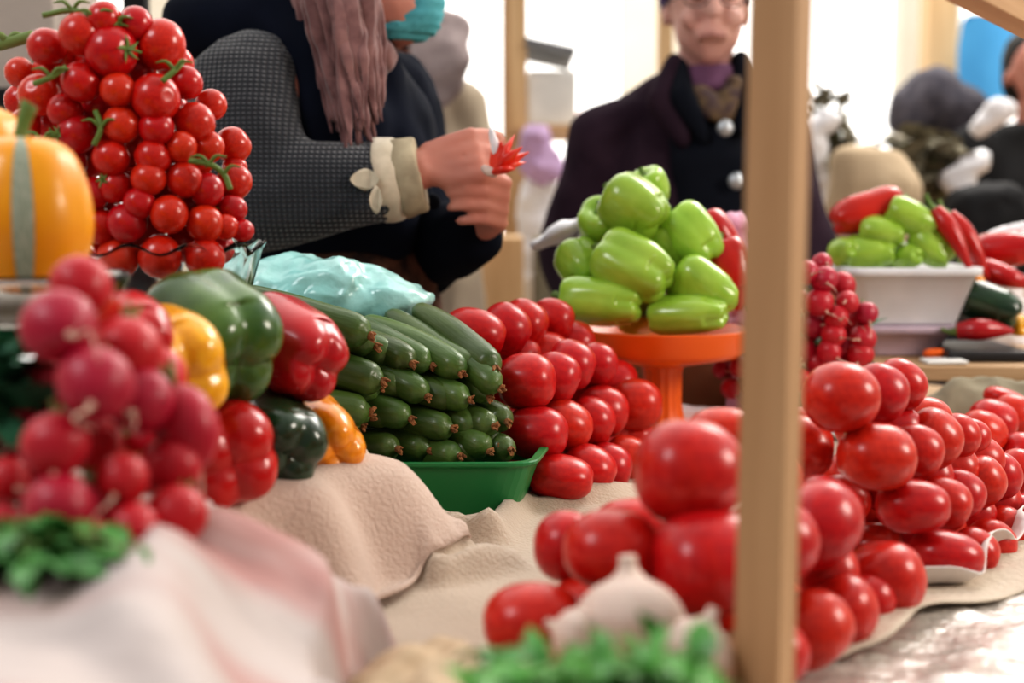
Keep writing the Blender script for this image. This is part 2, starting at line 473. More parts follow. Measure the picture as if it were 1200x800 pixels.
for k, (px, py, Y) in enumerate(((585, 505, 1.545), (572, 447, 1.56), (620, 500, 1.60), (598, 446, 1.615), (655, 500, 1.69), (640, 445, 1.68), (650, 545, 1.66), (604, 420, 1.62), (640, 418, 1.66), (668, 405, 1.72), (676, 455, 1.68), (718, 450, 1.73), (716, 508, 1.70), (690, 520, 1.66))):
    tomato(px, py, 62, 60, Y * 1.06, 'red tomato deep in the second layer of the pile beside the cucumbers', 'tomatoes inside the pile beside the cucumbers')

fr = 'big tomatoes of the nearest pile'
for a in (
 (808, 553, 132, 126, .93, 'biggest red tomato, on top of the nearest pile beside the post', 0),
 (846, 508, 84, 62, 1.10, 'pale-topped tomato peeking out behind the biggest one, against the post', 0),
 (716, 645, 116, 98, .92, 'big tomato with white highlights above the large garlic bulb', -8),
 (832, 660, 140, 128, .90, 'big tomato directly beneath the topmost one, against the post', 0),
 (664, 640, 80, 86, 1.00, 'big dark red tomato tucked behind the one above the garlic', 0),
 (745, 616, 104, 66, 1.03, 'tomato with a bright top showing between the nearest pile tomatoes', 0),
 (625, 728, 122, 94, .90, 'big tomato at the end of the nearest pile, half behind the herbs', 5),
 (690, 712, 90, 80, .98, 'shaded tomato in a gap behind the garlic bulb', 0),
 (860, 752, 110, 92, .93, 'low tomato showing between the small garlic and the post', 0),
 (760, 735, 110, 100, .95, 'tomato hidden low behind the big garlic bulb', 0),
 (905, 633, 112, 104, .97, 'tomato half behind the post, second layer of the nearest pile', -15),
 (955, 616, 98, 116, 1.03, 'tall tomato leaning beyond the post, second layer of the nearest pile', -55),
 (972, 592, 84, 62, 1.10, 'tomato rim showing behind the tall leaning tomato by the post', -30),
 (1034, 680, 88, 104, 1.10, 'tall upright tomato at the far end of the nearest pile', -70),
 (945, 738, 90, 114, .97, 'upright tomato in the front row just past the post', -60),
 (984, 719, 80, 98, 1.025, 'second upright tomato of the front row past the post', -55),
 (1012, 706, 66, 82, 1.08, 'third upright tomato of the front row past the post', -55),
 (968, 672, 80, 80, 1.06, 'shaded tomato deep between the upright ones past the post', 0),
 (898, 712, 96, 90, 1.00, 'shaded tomato behind the foot of the post, third layer', 0),
 (900, 560, 84, 70, 1.08, 'shaded tomato directly behind the post near the pile top', 0),
 (835, 742, 104, 96, 1.02, 'dark tomato low in the middle of the nearest pile', 0),
 (908, 768, 76, 86, .92, 'lowest tomato at the foot of the post', -50)):
    tomato(*a[:5], a[5], fr, a[6])

rows = {
 'top': [(986, 465, 91, 84, 1.28, 0), (1029, 461, 70, 72, 1.345, -25), (1055, 451, 64, 60, 1.41, -30)],
 'second': [(1027, 535, 92, 80, 1.28, -5), (1072, 528, 66, 64, 1.345, -25), (1093, 514, 70, 70, 1.41, -35), (1122, 511, 54, 54, 1.475, -40), (1138, 514, 44, 48, 1.535, -30)],
 'third': [(1070, 593, 88, 65, 1.29, 0), (1105, 590, 66, 64, 1.355, -25), (1123, 579, 63, 60, 1.42, -35), (1149, 565, 58, 62, 1.485, -50), (1168, 559, 57, 62, 1.55, -50), (1192, 553, 54, 56, 1.615, -40)],
 'bottom': [(1109, 650, 90, 59, 1.30, -8), (1141, 647, 58, 58, 1.365, -35), (1160, 637, 60, 60, 1.43, -40), (1178, 623, 58, 58, 1.495, -40), (1197, 606, 56, 56, 1.56, -40)]}
for rn, lst in rows.items():
    for k, (px, py, w, h, Y, tl) in enumerate(lst):
        tomato(px, py, w, h, Y * .922, f'red tomato, {rn} row of the pile on white paper, {ORD[k]} from the front' if k else f'red tomato at the front end of the {rn} row on white paper', 'tomatoes piled on white paper', tl)
for (px, py, w, h, Y, lb) in (
 (930, 525, 96, 80, 1.33, 'tomato beyond the post on the near side of the paper-lined pile'),
 (942, 492, 60, 30, 1.42, 'sliver of tomato wedged under the top front one of the paper pile'),
 (987, 585, 66, 60, 1.35, 'dark tomato in the gap below the second row of the paper pile'),
 (1024, 640, 70, 58, 1.37, 'lowest shaded tomato at the near side of the paper pile'),
 (968, 640, 70, 60, 1.36, 'shaded tomato behind the nearest pile, at the foot of the paper pile')):
    tomato(px, py, w, h, Y * .922, lb, 'tomatoes piled on white paper')
for (px, py, Y) in ((1010, 500, 1.34), (1050, 505, 1.39), (1085, 495, 1.46), (1040, 570, 1.35), (1085, 560, 1.40), (1115, 550, 1.46), (1145, 540, 1.52), (1060, 625, 1.37), (1100, 620, 1.41), (1135, 605, 1.48), (1165, 590, 1.54), (1012, 600, 1.40), (995, 560, 1.41), (1000, 640, 1.36)):
    tomato(px, py, 64, 62, Y * .935, 'red tomato deep inside the paper-lined pile', 'tomatoes inside the paper-lined pile')
for (px, py, w, h, Y, lb) in (
 (1152, 506, 58, 50, 1.72, 'tomato at the front of the second row in the farthest pile'),
 (1163, 494, 58, 52, 1.78, 'second tomato of the second row in the farthest pile'),
 (1186, 487, 54, 52, 1.84, 'third tomato of the second row in the farthest pile'),
 (1180, 469, 56, 26, 1.86, 'topmost tomato of the farthest pile'),
 (1197, 532, 52, 52, 1.72, 'tomato in the third row of the farthest pile')):
    tomato(px, py, w, h, Y, lb, 'tomatoes of the farthest pile', -20)

# ------------------------------------------------------------------ cucumbers in the green tray
def tray():
    P = [(-.255, 1.425), (.018, 1.425), (.045, 1.60), (-.255, 1.60)]
    cx, cy = -.115, 1.52
    bm = bmesh.new()
    def ring(s, z, rad=.03, n=6):
        out = []
        for i, (x, y) in enumerate(P):
            x = cx + (x - cx) * s; y = cy + (y - cy) * s
            px_, py_ = P[i - 1]; nx_, ny_ = P[(i + 1) % 4]
            a = Vector((cx + (px_ - cx) * s - x, cy + (py_ - cy) * s - y)).normalized() * rad
            b = Vector((cx + (nx_ - cx) * s - x, cy + (ny_ - cy) * s - y)).normalized() * rad
            for k in range(n + 1):
                t_ = k / n
                q = (1 - t_) ** 2 * a + t_ ** 2 * b
                out.append(bm.verts.new((x + q.x, y + q.y, z)))
        return out
    zb = ZT + .010
    R_ = [ring(.86, zb), ring(.88, zb + .004), ring(1.0, zb + .056), ring(1.045, zb + .0575), ring(1.05, zb + .0625), ring(.985, zb + .0625), ring(.865, zb + .006), ring(.84, zb + .004)]
    n = len(R_[0])
    for A, B in zip(R_, R_[1:]):
        for k in range(n): bm.faces.new((A[k], A[(k + 1) % n], B[(k + 1) % n], B[k]))
    bm.faces.new(R_[0]); bm.faces.new(R_[-1])
    bmesh.ops.recalc_face_normals(bm, faces=bm.faces)
    return mesh_of(bm)
o = link('tray', tray(), M['tray'], smooth=False)
tag(o, 'shallow green plastic tray heaped with small cucumbers', 'tray')
o.modifiers.new('b', 'BEVEL').width = .0012

def cuke_mesh(seed):
    rnd = random.Random(seed); b1, b2 = rnd.uniform(-.006, .006), rnd.uniform(-.005, .005)
    pts = [(0, 0, 0), (b1 * .3, 0, .012), (b1, b2 * .5, .05), (b1 * 1.2, b2, .09), (b1 * .4, b2 * .6, .128), (0, 0, .140)]
    me = tube(pts, [.0035, .0115, .0165, .0170, .0150, .0045], 18, 1, 40)
    me.materials.append(M['cuke'])
    for p in me.polygons: p.use_smooth = True
    bm = bmesh.new()
    for k in range(5):
        a = k * 1.256 + rnd.random()
        tube_bm(bm, [(0, 0, .136), (.0022 * math.cos(a), .0022 * math.sin(a), .1415), (.0042 * math.cos(a) + .002, .0042 * math.sin(a), .1455 + rnd.uniform(-.003, .003))], [.0030, .0030, .0012], 5, .7, 6)
    bl = mesh_of(bm); bl.materials.append(M['dryflower'])
    return me, bl
CK = [cuke_mesh(s) for s in range(5)]
def cuke(tip, d, label, L=1.0, r=1.0):
    k = random.randrange(5)
    o = bpy.data.objects.new('cucumber', CK[k][0]); COL.objects.link(o)
    d = Vector(d).normalized()
    o.scale = (r, r, L); o.location = tip - d * .146 * L
    aim(o, d, random.uniform(0, 6.28))
    b = bpy.data.objects.new('dried_blossom', CK[k][1]); COL.objects.link(b); b.parent = o
    tag(o, label, 'cucumber', 'small cucumbers stacked in the green tray')
C4 = [(430, 501), (449, 527), (471, 527), (508, 529), (544, 535), (563, 529), (577, 530), (589, 522), (602, 528)]
C3 = [(441, 490), (466, 492), (486, 492), (515, 506), (535, 503), (564, 508), (583, 501), (598, 496)]
C2 = [(452, 455), (480, 452), (505, 466), (538, 474), (555, 470), (577, 467), (590, 458)]
C1 = [(446, 407), (466, 420), (488, 428), (511, 430), (545, 440), (563, 436), (584, 434)]
for rn, lst, Y0 in (('bottom', C4, 1.432), ('second', C3, 1.437), ('third', C2, 1.442), ('top', C1, 1.45)):
    n = len(lst)
    for k, (px, py) in enumerate(lst):
        f = k / (n - 1)
        Y = Y0 + .035 * f + (.012 if k % 2 else 0)
        d = Vector((.93 - .33 * f, -.28 - .42 * f, -.20 - .16 * f))
        if rn == 'bottom': d.z = -.08
        if rn == 'second': d.z *= .55
        if rn == 'third': d.z *= .8
        lb = f'small cucumber, {rn} row in the green tray, {ORD1[k]} from the bell peppers'
        cuke(at(px, py, Y), d, lb, 1.08 if rn == 'top' else 1.0, 1.06 if rn == 'top' else 1.0)
# a few lying behind, near the tray's back, and the three side-on ones by the red pepper
for (tx, ty, tip_y, d, lb) in (
 (440, 395, 1.425, (.93, -.15, -.27), 'cucumber lying sideways on top beside the red bell pepper'),
 (455, 448, 1.425, (.95, -.15, -.18), 'cucumber lying sideways under the top one beside the red pepper'),
 (440, 484, 1.42, (.95, -.15, -.16), 'cucumber lying sideways above the amber pepper')):
    cuke(at(tx, ty, tip_y), d, lb, 1.12, 1.15)

# ------------------------------------------------------------------ bell peppers
def pepper_meshes(lobes, seed, tall=1.0, taper=.8, lob=.16, block=1.0):
    rnd = random.Random(seed)
    prof = catmull([(0, .12), (.22, .085), (.48, .01), (.78, .02), (.98, .16), (1.0, .38), (.5 + .5 * (taper + .1), .62), (taper + .02, .82), (taper * .80, .965), (taper * .42, 1.0), (taper * .14, .95), (0, .93)], 44)
    bm = bmesh.new(); rings = []; seg = 54; ph = rnd.random() * 6
    wob = [rnd.uniform(.9, 1.1) for _ in range(lobes)]
    for i, (r, z) in enumerate(prof):
        s = i / 44
        ring = []
        for k in range(seg):
            a = 2 * math.pi * k / seg
            l = (math.cos(lobes / 2 * a + ph) ** 2 + .015) ** .42
            li = int(((a * lobes / 2 + ph) / math.pi + .5)) % lobes
            amp = lob * .72 * (.5 + .7 * s)
            rr = max(0, r) * (1 - amp + amp * l) * (1 + (wob[li] - 1) * l * .8)
            zz = z - (.04 + .045 * s) * (1 - l) * (1 if s > .6 else -.4) * min(1, r * 2)
            zz += (wob[li] - 1) * .35 * l * max(0, s - .5)
            x, y = rr * math.cos(a), rr * math.sin(a)
            b = .06 * noise.noise(Vector((x * 1.6 + seed, y * 1.6, z * 2)))
            ring.append(bm.verts.new((x * (1 + b), y * (1 + b), (zz - .5) * 2 * tall)))
        rings.append(ring)
    for A, B in zip(rings, rings[1:]):
        for k in range(seg): bm.faces.new((A[k], A[(k + 1) % seg], B[(k + 1) % seg], B[k]))
    bmesh.ops.remove_doubles(bm, verts=bm.verts, dist=1e-4)
    bmesh.ops.recalc_face_normals(bm, faces=bm.faces)
    flesh = mesh_of(bm, 'pepper')
    z0 = (.10 - .5) * 2 * tall
    bm = bmesh.new()
    tube_bm(bm, [(0, 0, z0 + .12), (.0, 0, z0 - .02), (.04, .02, z0 - .22), (.14, .05, z0 - .42)], [.30, .22, .12, .14], 12, 1, 14)
    stem = mesh_of(bm, 'stem')
    return flesh, stem
PM = {}
def pepper(loc, axis, rad, half, m, label, group=None, lobes=4, seed=0, roll=0, taper=.8, lob=.16, name='bell_pepper', cat='bell pepper'):
    """axis: from stem end to blossom end; rad: half width; half: half length"""
    key = (lobes, seed % 3, taper, lob)
    if key not in PM:
        PM[key] = pepper_meshes(lobes, seed % 3 + 11, 1.0, taper, lob)
        for me_ in PM[key]:
            for p in me_.polygons: p.use_smooth = True
    mk = (key, m)
    if mk not in PM:
        fl = PM[key][0].copy(); fl.materials.append(M[m]); PM[mk] = fl
        if not PM[key][1].materials: PM[key][1].materials.append(M['stem'])
    o = bpy.data.objects.new(name, PM[mk]); COL.objects.link(o)
    o.location = loc; o.scale = (rad, rad, half); aim(o, axis, roll)
    s = bpy.data.objects.new('stem', PM[key][1]); COL.objects.link(s); s.parent = o
    tag(o, label, cat, group)
    return o
def px2m(w, Y): return w * Y / F
gp = 'mixed bell peppers on the raised step'
pepper(at(245, 398, 1.13), (.55, -.55, -.35), .051, .050, 'pep_green', 'large green bell pepper on top, below the cherry tomatoes', gp, 4, 0, .55, .92, .2)
pepper(at(338, 408, 1.22), (.62, -.62, -.30), .043, .050, 'pep_red', 'red bell pepper on top, touching the cucumbers', gp, 4, 1, .3, .85, .14)
pepper(at(194, 428, 1.04), (.6, -.75, -.2), .042, .044, 'pep_yellow', 'yellow bell pepper behind the radishes', gp, 4, 2, .2, .9, .16)
pepper(at(258, 532, 1.11), (.45, -.85, -.1), .042, .042, 'pep_red', 'red bell pepper at the bottom with its lobed end facing out', gp, 4, 3, .8, .95, .24)
pepper(at(322, 515, 1.19), (.45, -.8, -.25), .040, .042, 'pep_dark', 'very dark green bell pepper between the red and amber ones', gp, 4, 1, .2, .92, .2)
pepper(at(376, 513, 1.26), (.45, -.8, -.25), .034, .042, 'pep_amber', 'amber bell pepper at the step edge by the green tray', gp, 4, 2, .6, .9, .2)
pepper(at(152, 392, .99), (.5, -.8, -.2), .030, .032, 'pep_red', 'orange-red bell pepper behind the topmost radishes', gp, 3, 4, .2)
pepper(at(215, 520, 1.17), (.3, -.9, 0), .040, .042, 'pep_dark', 'shaded green bell pepper low behind the radishes', gp, 4, 5, .2)
pepper(at(170, 520, 1.06), (.3, -.9, 0), .040, .042, 'pep_red', 'red bell pepper low behind the radish pile', gp, 4, 5, .9)

# orange pedestal dish and its light green peppers
YD = 1.95; c = at(777, 386, YD); RR = px2m(104, YD)
zb = ZT + .006
r0 = empty('pedestal_dish', (c.x, YD, zb)); tag(r0, 'orange plastic pedestal dish holding light green peppers', 'dish')
zr = c.z - zb
me = lathe([(0, zr - .050), (.030, zr - .050), (RR * .86, zr - .036), (RR * .97, zr - .026), (RR, zr), (RR * 1.015, zr + .002), (RR * .985, zr + .003), (RR * .95, zr - .020), (RR * .8, zr - .028), (0, zr - .040)], 64)
part('bowl', me, M['orange'], r0, world=False)
def flute(r, z, a): return r * (1 + .03 * math.cos(14 * a)), z
me = lathe([(.029, zr - .049), (.0265, zr - .06), (.026, zr - .10), (.030, .03), (.040, .012)], 84, flute)
part('stem', me, M['orange'], r0, world=False)
me = lathe([(.036, .016), (.055, .008), (.075, .004), (.078, 0), (0, 0)], 48)
part('foot', me, M['orange'], r0, world=False)
pg = 'light green peppers on the orange dish'
for (px, py, Y, w, l, ax, lb, sd, rl) in (
 (744, 243, 1.93, 66, 80, (.75, -.30, -.5), 'light green pepper second from the top of the orange dish heap', 0, .3),
 (762, 222, 1.99, 46, 50, (.4, .3, -.8), 'topmost light green pepper of the heap, its end poking up', 1, .2),
 (743, 315, 1.89, 72, 100, (.80, -.35, -.38), 'biggest light green pepper in the middle of the orange dish', 2, .9),
 (809, 279, 1.95, 58, 82, (.62, -.2, -.72), 'light green pepper slanting down beside the red pepper', 0, 1.2),
 (704, 353, 1.88, 56, 104, (.95, -.3, -.08), 'light green pepper lying along the near rim of the orange dish', 1, .4),
 (682, 312, 1.95, 54, 62, (.4, -.5, -.5), 'light green pepper jutting out at the woman-in-navy side of the dish', 2, .2),
 (826, 340, 1.90, 60, 86, (.75, -.3, -.5), 'light green pepper below the slanting one, near the post', 0, 2.0),
 (806, 370, 1.87, 46, 100, (.92, -.3, .05), 'light green pepper lying low on the rim with its stem showing', 1, 1.0),
 (708, 266, 1.99, 56, 66, (.2, .5, -.6), 'light green pepper half hidden behind the upper heap', 2, 1.7),
 (778, 292, 1.97, 62, 74, (.5, .2, -.6), 'light green pepper in the heart of the dish heap', 0, 2.6),
 (757, 362, 1.95, 56, 70, (.6, .3, 0), 'shaded green pepper in the gap at the bottom of the dish', 1, .2)):
    pepper(at(px, py, Y), ax, px2m(w, Y) / 2 * 1.10, px2m(l, Y) / 2 * .92, 'pep_light', lb, pg, 4 if sd else 3, sd, rl, .80, .24)
pepper(at(843, 280, 2.0), (.5, -.2, -.75), px2m(24, 2), px2m(34, 2), 'pep_red', 'small red pepper behind the light green ones on the dish', 'red peppers on the orange dish', 3, 1, .2, .6, .1)
pepper(at(858, 322, 1.96), (.3, -.2, -.9), px2m(28, 1.96), px2m(42, 1.96), 'pep_red', 'red pepper on the dish tucked against the post', 'red peppers on the orange dish', 3, 2, .2, .65, .1)

# ------------------------------------------------------------------ cherry tomatoes and their cut glass dish
DC = at(158, 330, 1.335); DC.z = ZS
g0 = empty('footed_glass_dish', DC); tag(g0, 'scalloped cut-glass footed dish heaped with cherry tomatoes', 'dish')
hz = at(150, 288, 1.335).z - ZS
def scallop(r, z, a):
    k = max(0, (z - .10) / (hz - .10))
    return r * (1 + .02 * math.cos(14 * a) * (.4 + k)), z + .005 * k * math.cos(14 * a)
me = lathe([(0, .105), (.04, .108), (.085, .125), (.108, .155), (.118, hz - .004), (.121, hz), (.117, hz + .001), (.112, hz - .006), (.103, .158), (.08, .131), (.04, .114), (0, .112)], 112, scallop)
part('bowl', me, M['glass'], g0, world=False)
me = lathe([(0, 0), (.075, .0), (.076, .006), (.05, .014), (.02, .03), (.014, .055), (.02, .072), (.015, .088), (.03, .106), (0, .1065)], 56, lambda r, z, a: (r * (1 + .03 * math.cos(10 * a)), z))
part('foot', me, M['glass'], g0, world=False)

def cherry_meshes():
    bm = bmesh.new(); bmesh.ops.create_uvsphere(bm, u_segments=28, v_segments=18, radius=1)
    for v in bm.verts:
        r = math.hypot(v.co.x, v.co.y)
        if v.co.z > 0: v.co.z -= .10 * math.exp(-(r / .25) ** 2)
        v.co.z *= .96
    a = mesh_of(bm, 'cherry'); a.materials.append(M['cherry'])
    for p in a.polygons: p.use_smooth = True
    bm = bmesh.new()
    for k in range(5):
        t_ = k * 1.257
        tube_bm(bm, [(0, 0, .86), (.25 * math.cos(t_), .25 * math.sin(t_), .93), (.55 * math.cos(t_ + .2), .55 * math.sin(t_ + .2), .98)], [.09, .08, .01], 6, .5, 6)
    tube_bm(bm, [(0, 0, .85), (.05, .02, 1.1), (.25, .1, 1.35)], [.08, .06, .05], 6, 1, 6)
    b = mesh_of(bm, 'calyx'); b.materials.append(M['stem'])
    return a, b
CH = cherry_meshes()
cher = [(23,85,36),(55,55,46),(95,40,52),(130,60,63),(188,52,60),(46,111,50),(95,96,48),(138,105,42),(182,115,58),(218,97,40),(32,148,44),(76,130,42),
 (142,146,45),(89,157,48),(228,144,48),(247,123,38),(183,150,42),(54,176,38),(80,189,46),(130,185,44),(179,184,44),(212,172,38),(273,170,44),(244,172,38),
 (174,209,42),(215,210,44),(242,223,42),(274,213,44),(134,218,42),(108,227,42),(198,251,46),(240,262,46),(149,261,48),(117,265,44),(272,245,36),(264,266,32),
 (284,270,28),(163,238,38),(187,300,52),(240,302,48),(138,302,50),(122,22,42),(158,28,42),(70,228,42),(88,262,42),(92,300,44),(20,190,40),(275,196,30)]
bands = {}
for (px, py, d) in cher:
    bands.setdefault(min(8, int(py // 35)), []).append((px, py, d))
for (px, py, d) in ((60,85,46),(110,75,46),(160,80,46),(205,75,44),(60,150,46),(115,125,46),(160,130,46),(200,130,44),(105,185,46),(155,175,44),(200,195,44),(230,190,42),(90,215,44),(155,215,44),(190,230,44),(225,240,44),(120,245,44),(170,275,46),(215,285,44),(255,245,40),(110,285,44),(255,290,40),(25,118,40),(60,205,40),(118,152,44),(80,66,44),(128,92,44),(170,108,44),(64,115,44),(235,165,40)):
    bands.setdefault(min(8, int(py // 35)), []).append((px, py, -d))
for b_, lst in bands.items():
    lst.sort()
    for k, (px, py, d) in enumerate(lst):
        cx_ = 117 + (py - 60) * .25; hw = 108 + (py - 60) * .12
        if py > 280: hw = 118
        deep = d < 0; d = abs(d)
        off = max(0, 1 - ((px - cx_) / hw) ** 2) ** .5
        Y = 1.335 - .085 * off + (.038 if deep else random.uniform(-.006, .006))
        if py > 282: Y = 1.335 - .078 * off + (.03 if deep else 0)
        o = bpy.data.objects.new('cherry_tomato', CH[0]); COL.objects.link(o)
        o.location = at(px, py, Y); s = d * Y / F / 2; o.scale = (s, s, s)
        o.rotation_euler = (R(random.uniform(-60, 130)), R(random.uniform(-60, 60)), R(random.uniform(0, 360)))
        if (k * 3 + b_) % 5 == 0:
            q = bpy.data.objects.new('calyx', CH[1]); COL.objects.link(q); q.parent = o
        rn = 'topmost row' if b_ == 0 else f'{ORD[b_]} row down'
        tag(o, f'cherry tomato, {rn} of the glass-dish heap, {ORD1[k]} from the orange squash', 'cherry tomato', 'cherry tomatoes heaped in the glass dish')
vines = [([(50, -2 + 20, 1.25), (85, 12, 1.25), (112, 22, 1.24), (135, 30, 1.25), (160, 34, 1.26)], 'green vine stalk trailing over the top cherry tomatoes'),
         ([(40, 98, 1.235), (60, 90, 1.232), (78, 78, 1.235)], 'short green vine stalk between the upper cherry tomatoes near the squash'),
         ([(30, 178, 1.235), (50, 165, 1.232), (66, 158, 1.235)], 'green vine stalk just above the orange squash'),
         ([(222, 188, 1.25), (245, 192, 1.245), (262, 204, 1.25), (270, 222, 1.25)], 'green vine stalk on the sleeve side of the cherry tomato heap'),
         ([(-20, 58, 1.35), (10, 50, 1.33), (38, 42, 1.32)], 'thick dark green stalk poking out behind the cherry tomatoes'),
         ([(110, 170, 1.235), (118, 150, 1.235), (112, 130, 1.24)], 'green vine stalk in the middle of the cherry tomato heap'),
         ([(190, 95, 1.235), (205, 82, 1.24), (214, 72, 1.25)], 'little green stalk under the top tomato on the sleeve side')]
for pts, lb in vines:
    w = .0055 if 'thick' in lb else .0026
    bm = bmesh.new(); P_ = [at(*p) for p in pts]
    tube_bm(bm, P_, [w] * len(P_), 8, 1, 20)
    for p in P_[1:-1]:
        for sg in (-1, 1):
            tube_bm(bm, [p, p + Vector((sg * .007, -.003, .007)), p + Vector((sg * .016, -.002, .006))], [w * .7, w * .6, w * .2], 6, 1, 8)
    tag(link('tomato_vine', mesh_of(bm), M['stem']), lb, 'vine')

# ------------------------------------------------------------------ radishes
def radish_meshes(seed):
    rnd = random.Random(seed)
    prof = catmull([(0, -1.05), (.12, -1.0), (.5, -.86), (.9, -.4), (1.0, .05), (.85, .55), (.5, .88), (.16, .98), (0, 1.0)], 24)
    me = lathe([(max(0, p[0]) if 0 < i < 24 else 0, p[1]) for i, p in enumerate(prof)], 26, lambda r, z, a: (r * (1 + .03 * math.cos(2 * a + seed)), z))
    bm = bmesh.new()
    tube_bm(bm, [(0, 0, -.97), (.05, 0, -1.3), (.25, rnd.uniform(-.3, .3), -1.9), (.2, rnd.uniform(-.6, .6), -2.7)], [.13, .07, .035, .012], 7, 1, 14)
    rt = mesh_of(bm)
    bm = bmesh.new()
    for k in range(4):
        a = k * 1.57 + rnd.random()
        tube_bm(bm, [(0, 0, .95), (.1 * math.cos(a), .1 * math.sin(a), 1.2), (.3 * math.cos(a), .3 * math.sin(a), 1.55)], [.10, .08, .05], 6, 1, 6)
    st = mesh_of(bm)
    me.materials.append(None)
    rt.materials.append(M['root']); st.materials.append(M['stem'])
    for m_ in (me, rt, st):
        for p in m_.polygons: p.use_smooth = True
    return me, rt, st
RD = {}
for key in ('radish', 'radish2'):
    for s in range(3):
        a_ = radish_meshes(s); a_[0].materials[0] = M[key]; RD[key, s] = a_
def radish(px, py, w, h, Y, label, group, key='radish', axis=None, i=[0]):
    i[0] += 1
    b, rt, st = RD[key, i[0] % 3]
    o = bpy.data.objects.new('radish', b); COL.objects.link(o)
    o.location = at(px, py, Y)
    a = (w + h) / 4 * Y / F
    o.scale = (w * Y / F / 2, w * Y / F / 2, h * Y / F / 2) if axis is None and h > w * 1.15 else (a, a, a)
    rnd = random.Random(i[0] * 13 + 5)
    if axis is None:
        axis = (rnd.uniform(-.5, .5), rnd.uniform(.2, 1), rnd.uniform(.1, .9)) if not h > w * 1.15 else (-.3, .1, 1)
    aim(o, axis, rnd.random() * 6)
    for nm, m_ in (('root', rt), ('leaf_stalk', st)):
        c_ = bpy.data.objects.new(nm, m_); COL.objects.link(c_); c_.parent = o
    tag(o, label, 'radish', group)
    return o
rg = 'radishes piled on the white sack'
near = [(95,335,74,.74),(68,382,90,.69),(112,450,92,.68),(150,412,84,.73),(64,522,82,.68),(165,470,80,.72),(218,500,80,.74),(142,562,66,.69),(68,597,90,.67),
 (157,620,66,.68),(206,604,76,.70),(8,562,56,.70),(0,620,62,.68),(185,440,70,.77),(200,548,76,.73),(20,505,60,.74)]
deepr = [(60,450,70,.76),(110,520,72,.75),(175,520,70,.78),(110,600,70,.74),(35,560,66,.75),(105,640,70,.72),(55,640,66,.72)]
allr = sorted([(py, px, w, Y, 0) for px, py, w, Y in near] + [(py, px, w, Y, 1) for px, py, w, Y in deepr])
b2 = {}
for e in allr: b2.setdefault(int((e[0] - 320) // 62), []).append(e)
for b_, lst in b2.items():
    lst.sort(key=lambda e: -e[1])
    for k, (py, px, w, Y, dp) in enumerate(lst):
        rn = 'topmost row' if b_ == 0 else f'{ORD[b_]} row down'
        radish(px, py, w * .97, w * (1.3 if (px, py) == (218, 500) else 1), Y * 1.13, f'radish, {rn} of the pile on the white sack, {ORD1[k]} from the bell peppers', rg)
rg2 = 'bunched radishes in front of the white bowl'
far = [(945,319,30),(963,309,26),(966,327,32),(987,334,32),(960,354,34),(938,354,28),(993,354,28),(980,372,30),(952,381,34),(1003,378,32),(1015,367,28),(977,392,30),(989,405,30),
 (1011,396,32),(942,410,32),(972,412,30),(1008,415,32),(958,425,30),(938,446,28),(987,430,30),(918,345,30),(922,380,30),(915,412,30),(900,400,30),(905,440,30),(920,440,28),(848,432,27),(857,455,26),(868,430,27),(885,418,28),(878,450,26),(960,448,28),(985,452,28)]
b3 = {}
for e in far: b3.setdefault(int((e[1] - 300) // 28), []).append(e)
for b_, lst in b3.items():
    lst.sort(key=lambda e: -e[0])
    for k, (px, py, w) in enumerate(lst):
        cx_ = 950
        Y = 1.99 - .05 * max(0, 1 - ((px - cx_) / 90) ** 2) + .03 * (k % 2)
        rn = 'topmost row' if b_ == 0 else f'{ORD[b_]} row down'
        radish(px, py, w, w, Y, f'small radish, {rn} of the bunch by the white bowl, {ORD1[k]} from the bowl', rg2, 'radish2', (random.uniform(-.6, .6), 1, random.uniform(-.2, .8)))

# ------------------------------------------------------------------ leaves
def leaf_bm(bm, base, d, up, L, W, curl=.3, lobes=3):
    d = Vector(d).normalized(); s = d.cross(Vector(up))
    if s.length < .05: s = d.cross(Vector((1, .2, .1)))
    s.normalize(); n = s.cross(d)
    N_ = 7; rows_ = []
    for i in range(N_ + 1):
        t_ = i / N_
        w = W * math.sin(math.pi * min(1, t_ * .93 + .05)) ** .8 * (1 + .22 * math.sin(t_ * math.pi * 2 * lobes))
        p = Vector(base) + d * L * t_ + n * (-curl * L * t_ * t_)
        rows_.append([bm.verts.new(p - s * w + n * .25 * w), bm.verts.new(p), bm.verts.new(p + s * w + n * .25 * w)])
    for A, B in zip(rows_, rows_[1:]):
        bm.faces.new((A[0], A[1], B[1], B[0])); bm.faces.new((A[1], A[2], B[2], B[1]))
def clip(v, k=1.7): return max(-k, min(k, v))
def bunch(name, center, base, n, spread, L, W, m, label, cat, seed, flatz=1.0, root_z=None):
    rnd = random.Random(seed)
    bm = bmesh.new(); sb = bmesh.new()
    for k in range(n):
        p = Vector(center) + Vector((clip(rnd.gauss(0, 1)) * spread[0], clip(rnd.gauss(0, 1)) * spread[1], clip(rnd.gauss(0, 1)) * spread[2]))
        d = Vector((rnd.uniform(-1, 1), rnd.uniform(-1, .6), rnd.uniform(-.1, 1) * flatz))
        leaf_bm(bm, p, d, (rnd.uniform(-.4, .4), rnd.uniform(-.4, .4), 1), L * rnd.uniform(.7, 1.3), W * rnd.uniform(.7, 1.3), rnd.uniform(.1, .5))
        if k % 4 == 0:
            b_ = Vector(base) + Vector((rnd.uniform(-.015, .015), rnd.uniform(-.01, .01), 0))
            tube_bm(sb, [b_, (b_ + p) / 2 + Vector((0, 0, .01)), p], [.0022, .002, .0015], 5, 1, 8)
    root = empty(name, base); tag(root, label, cat)
    part('leaves', mesh_of(bm), M[m], root); part('stalks', mesh_of(sb), M['stem'], root)
    return root
hb = at(698, 797, .64)
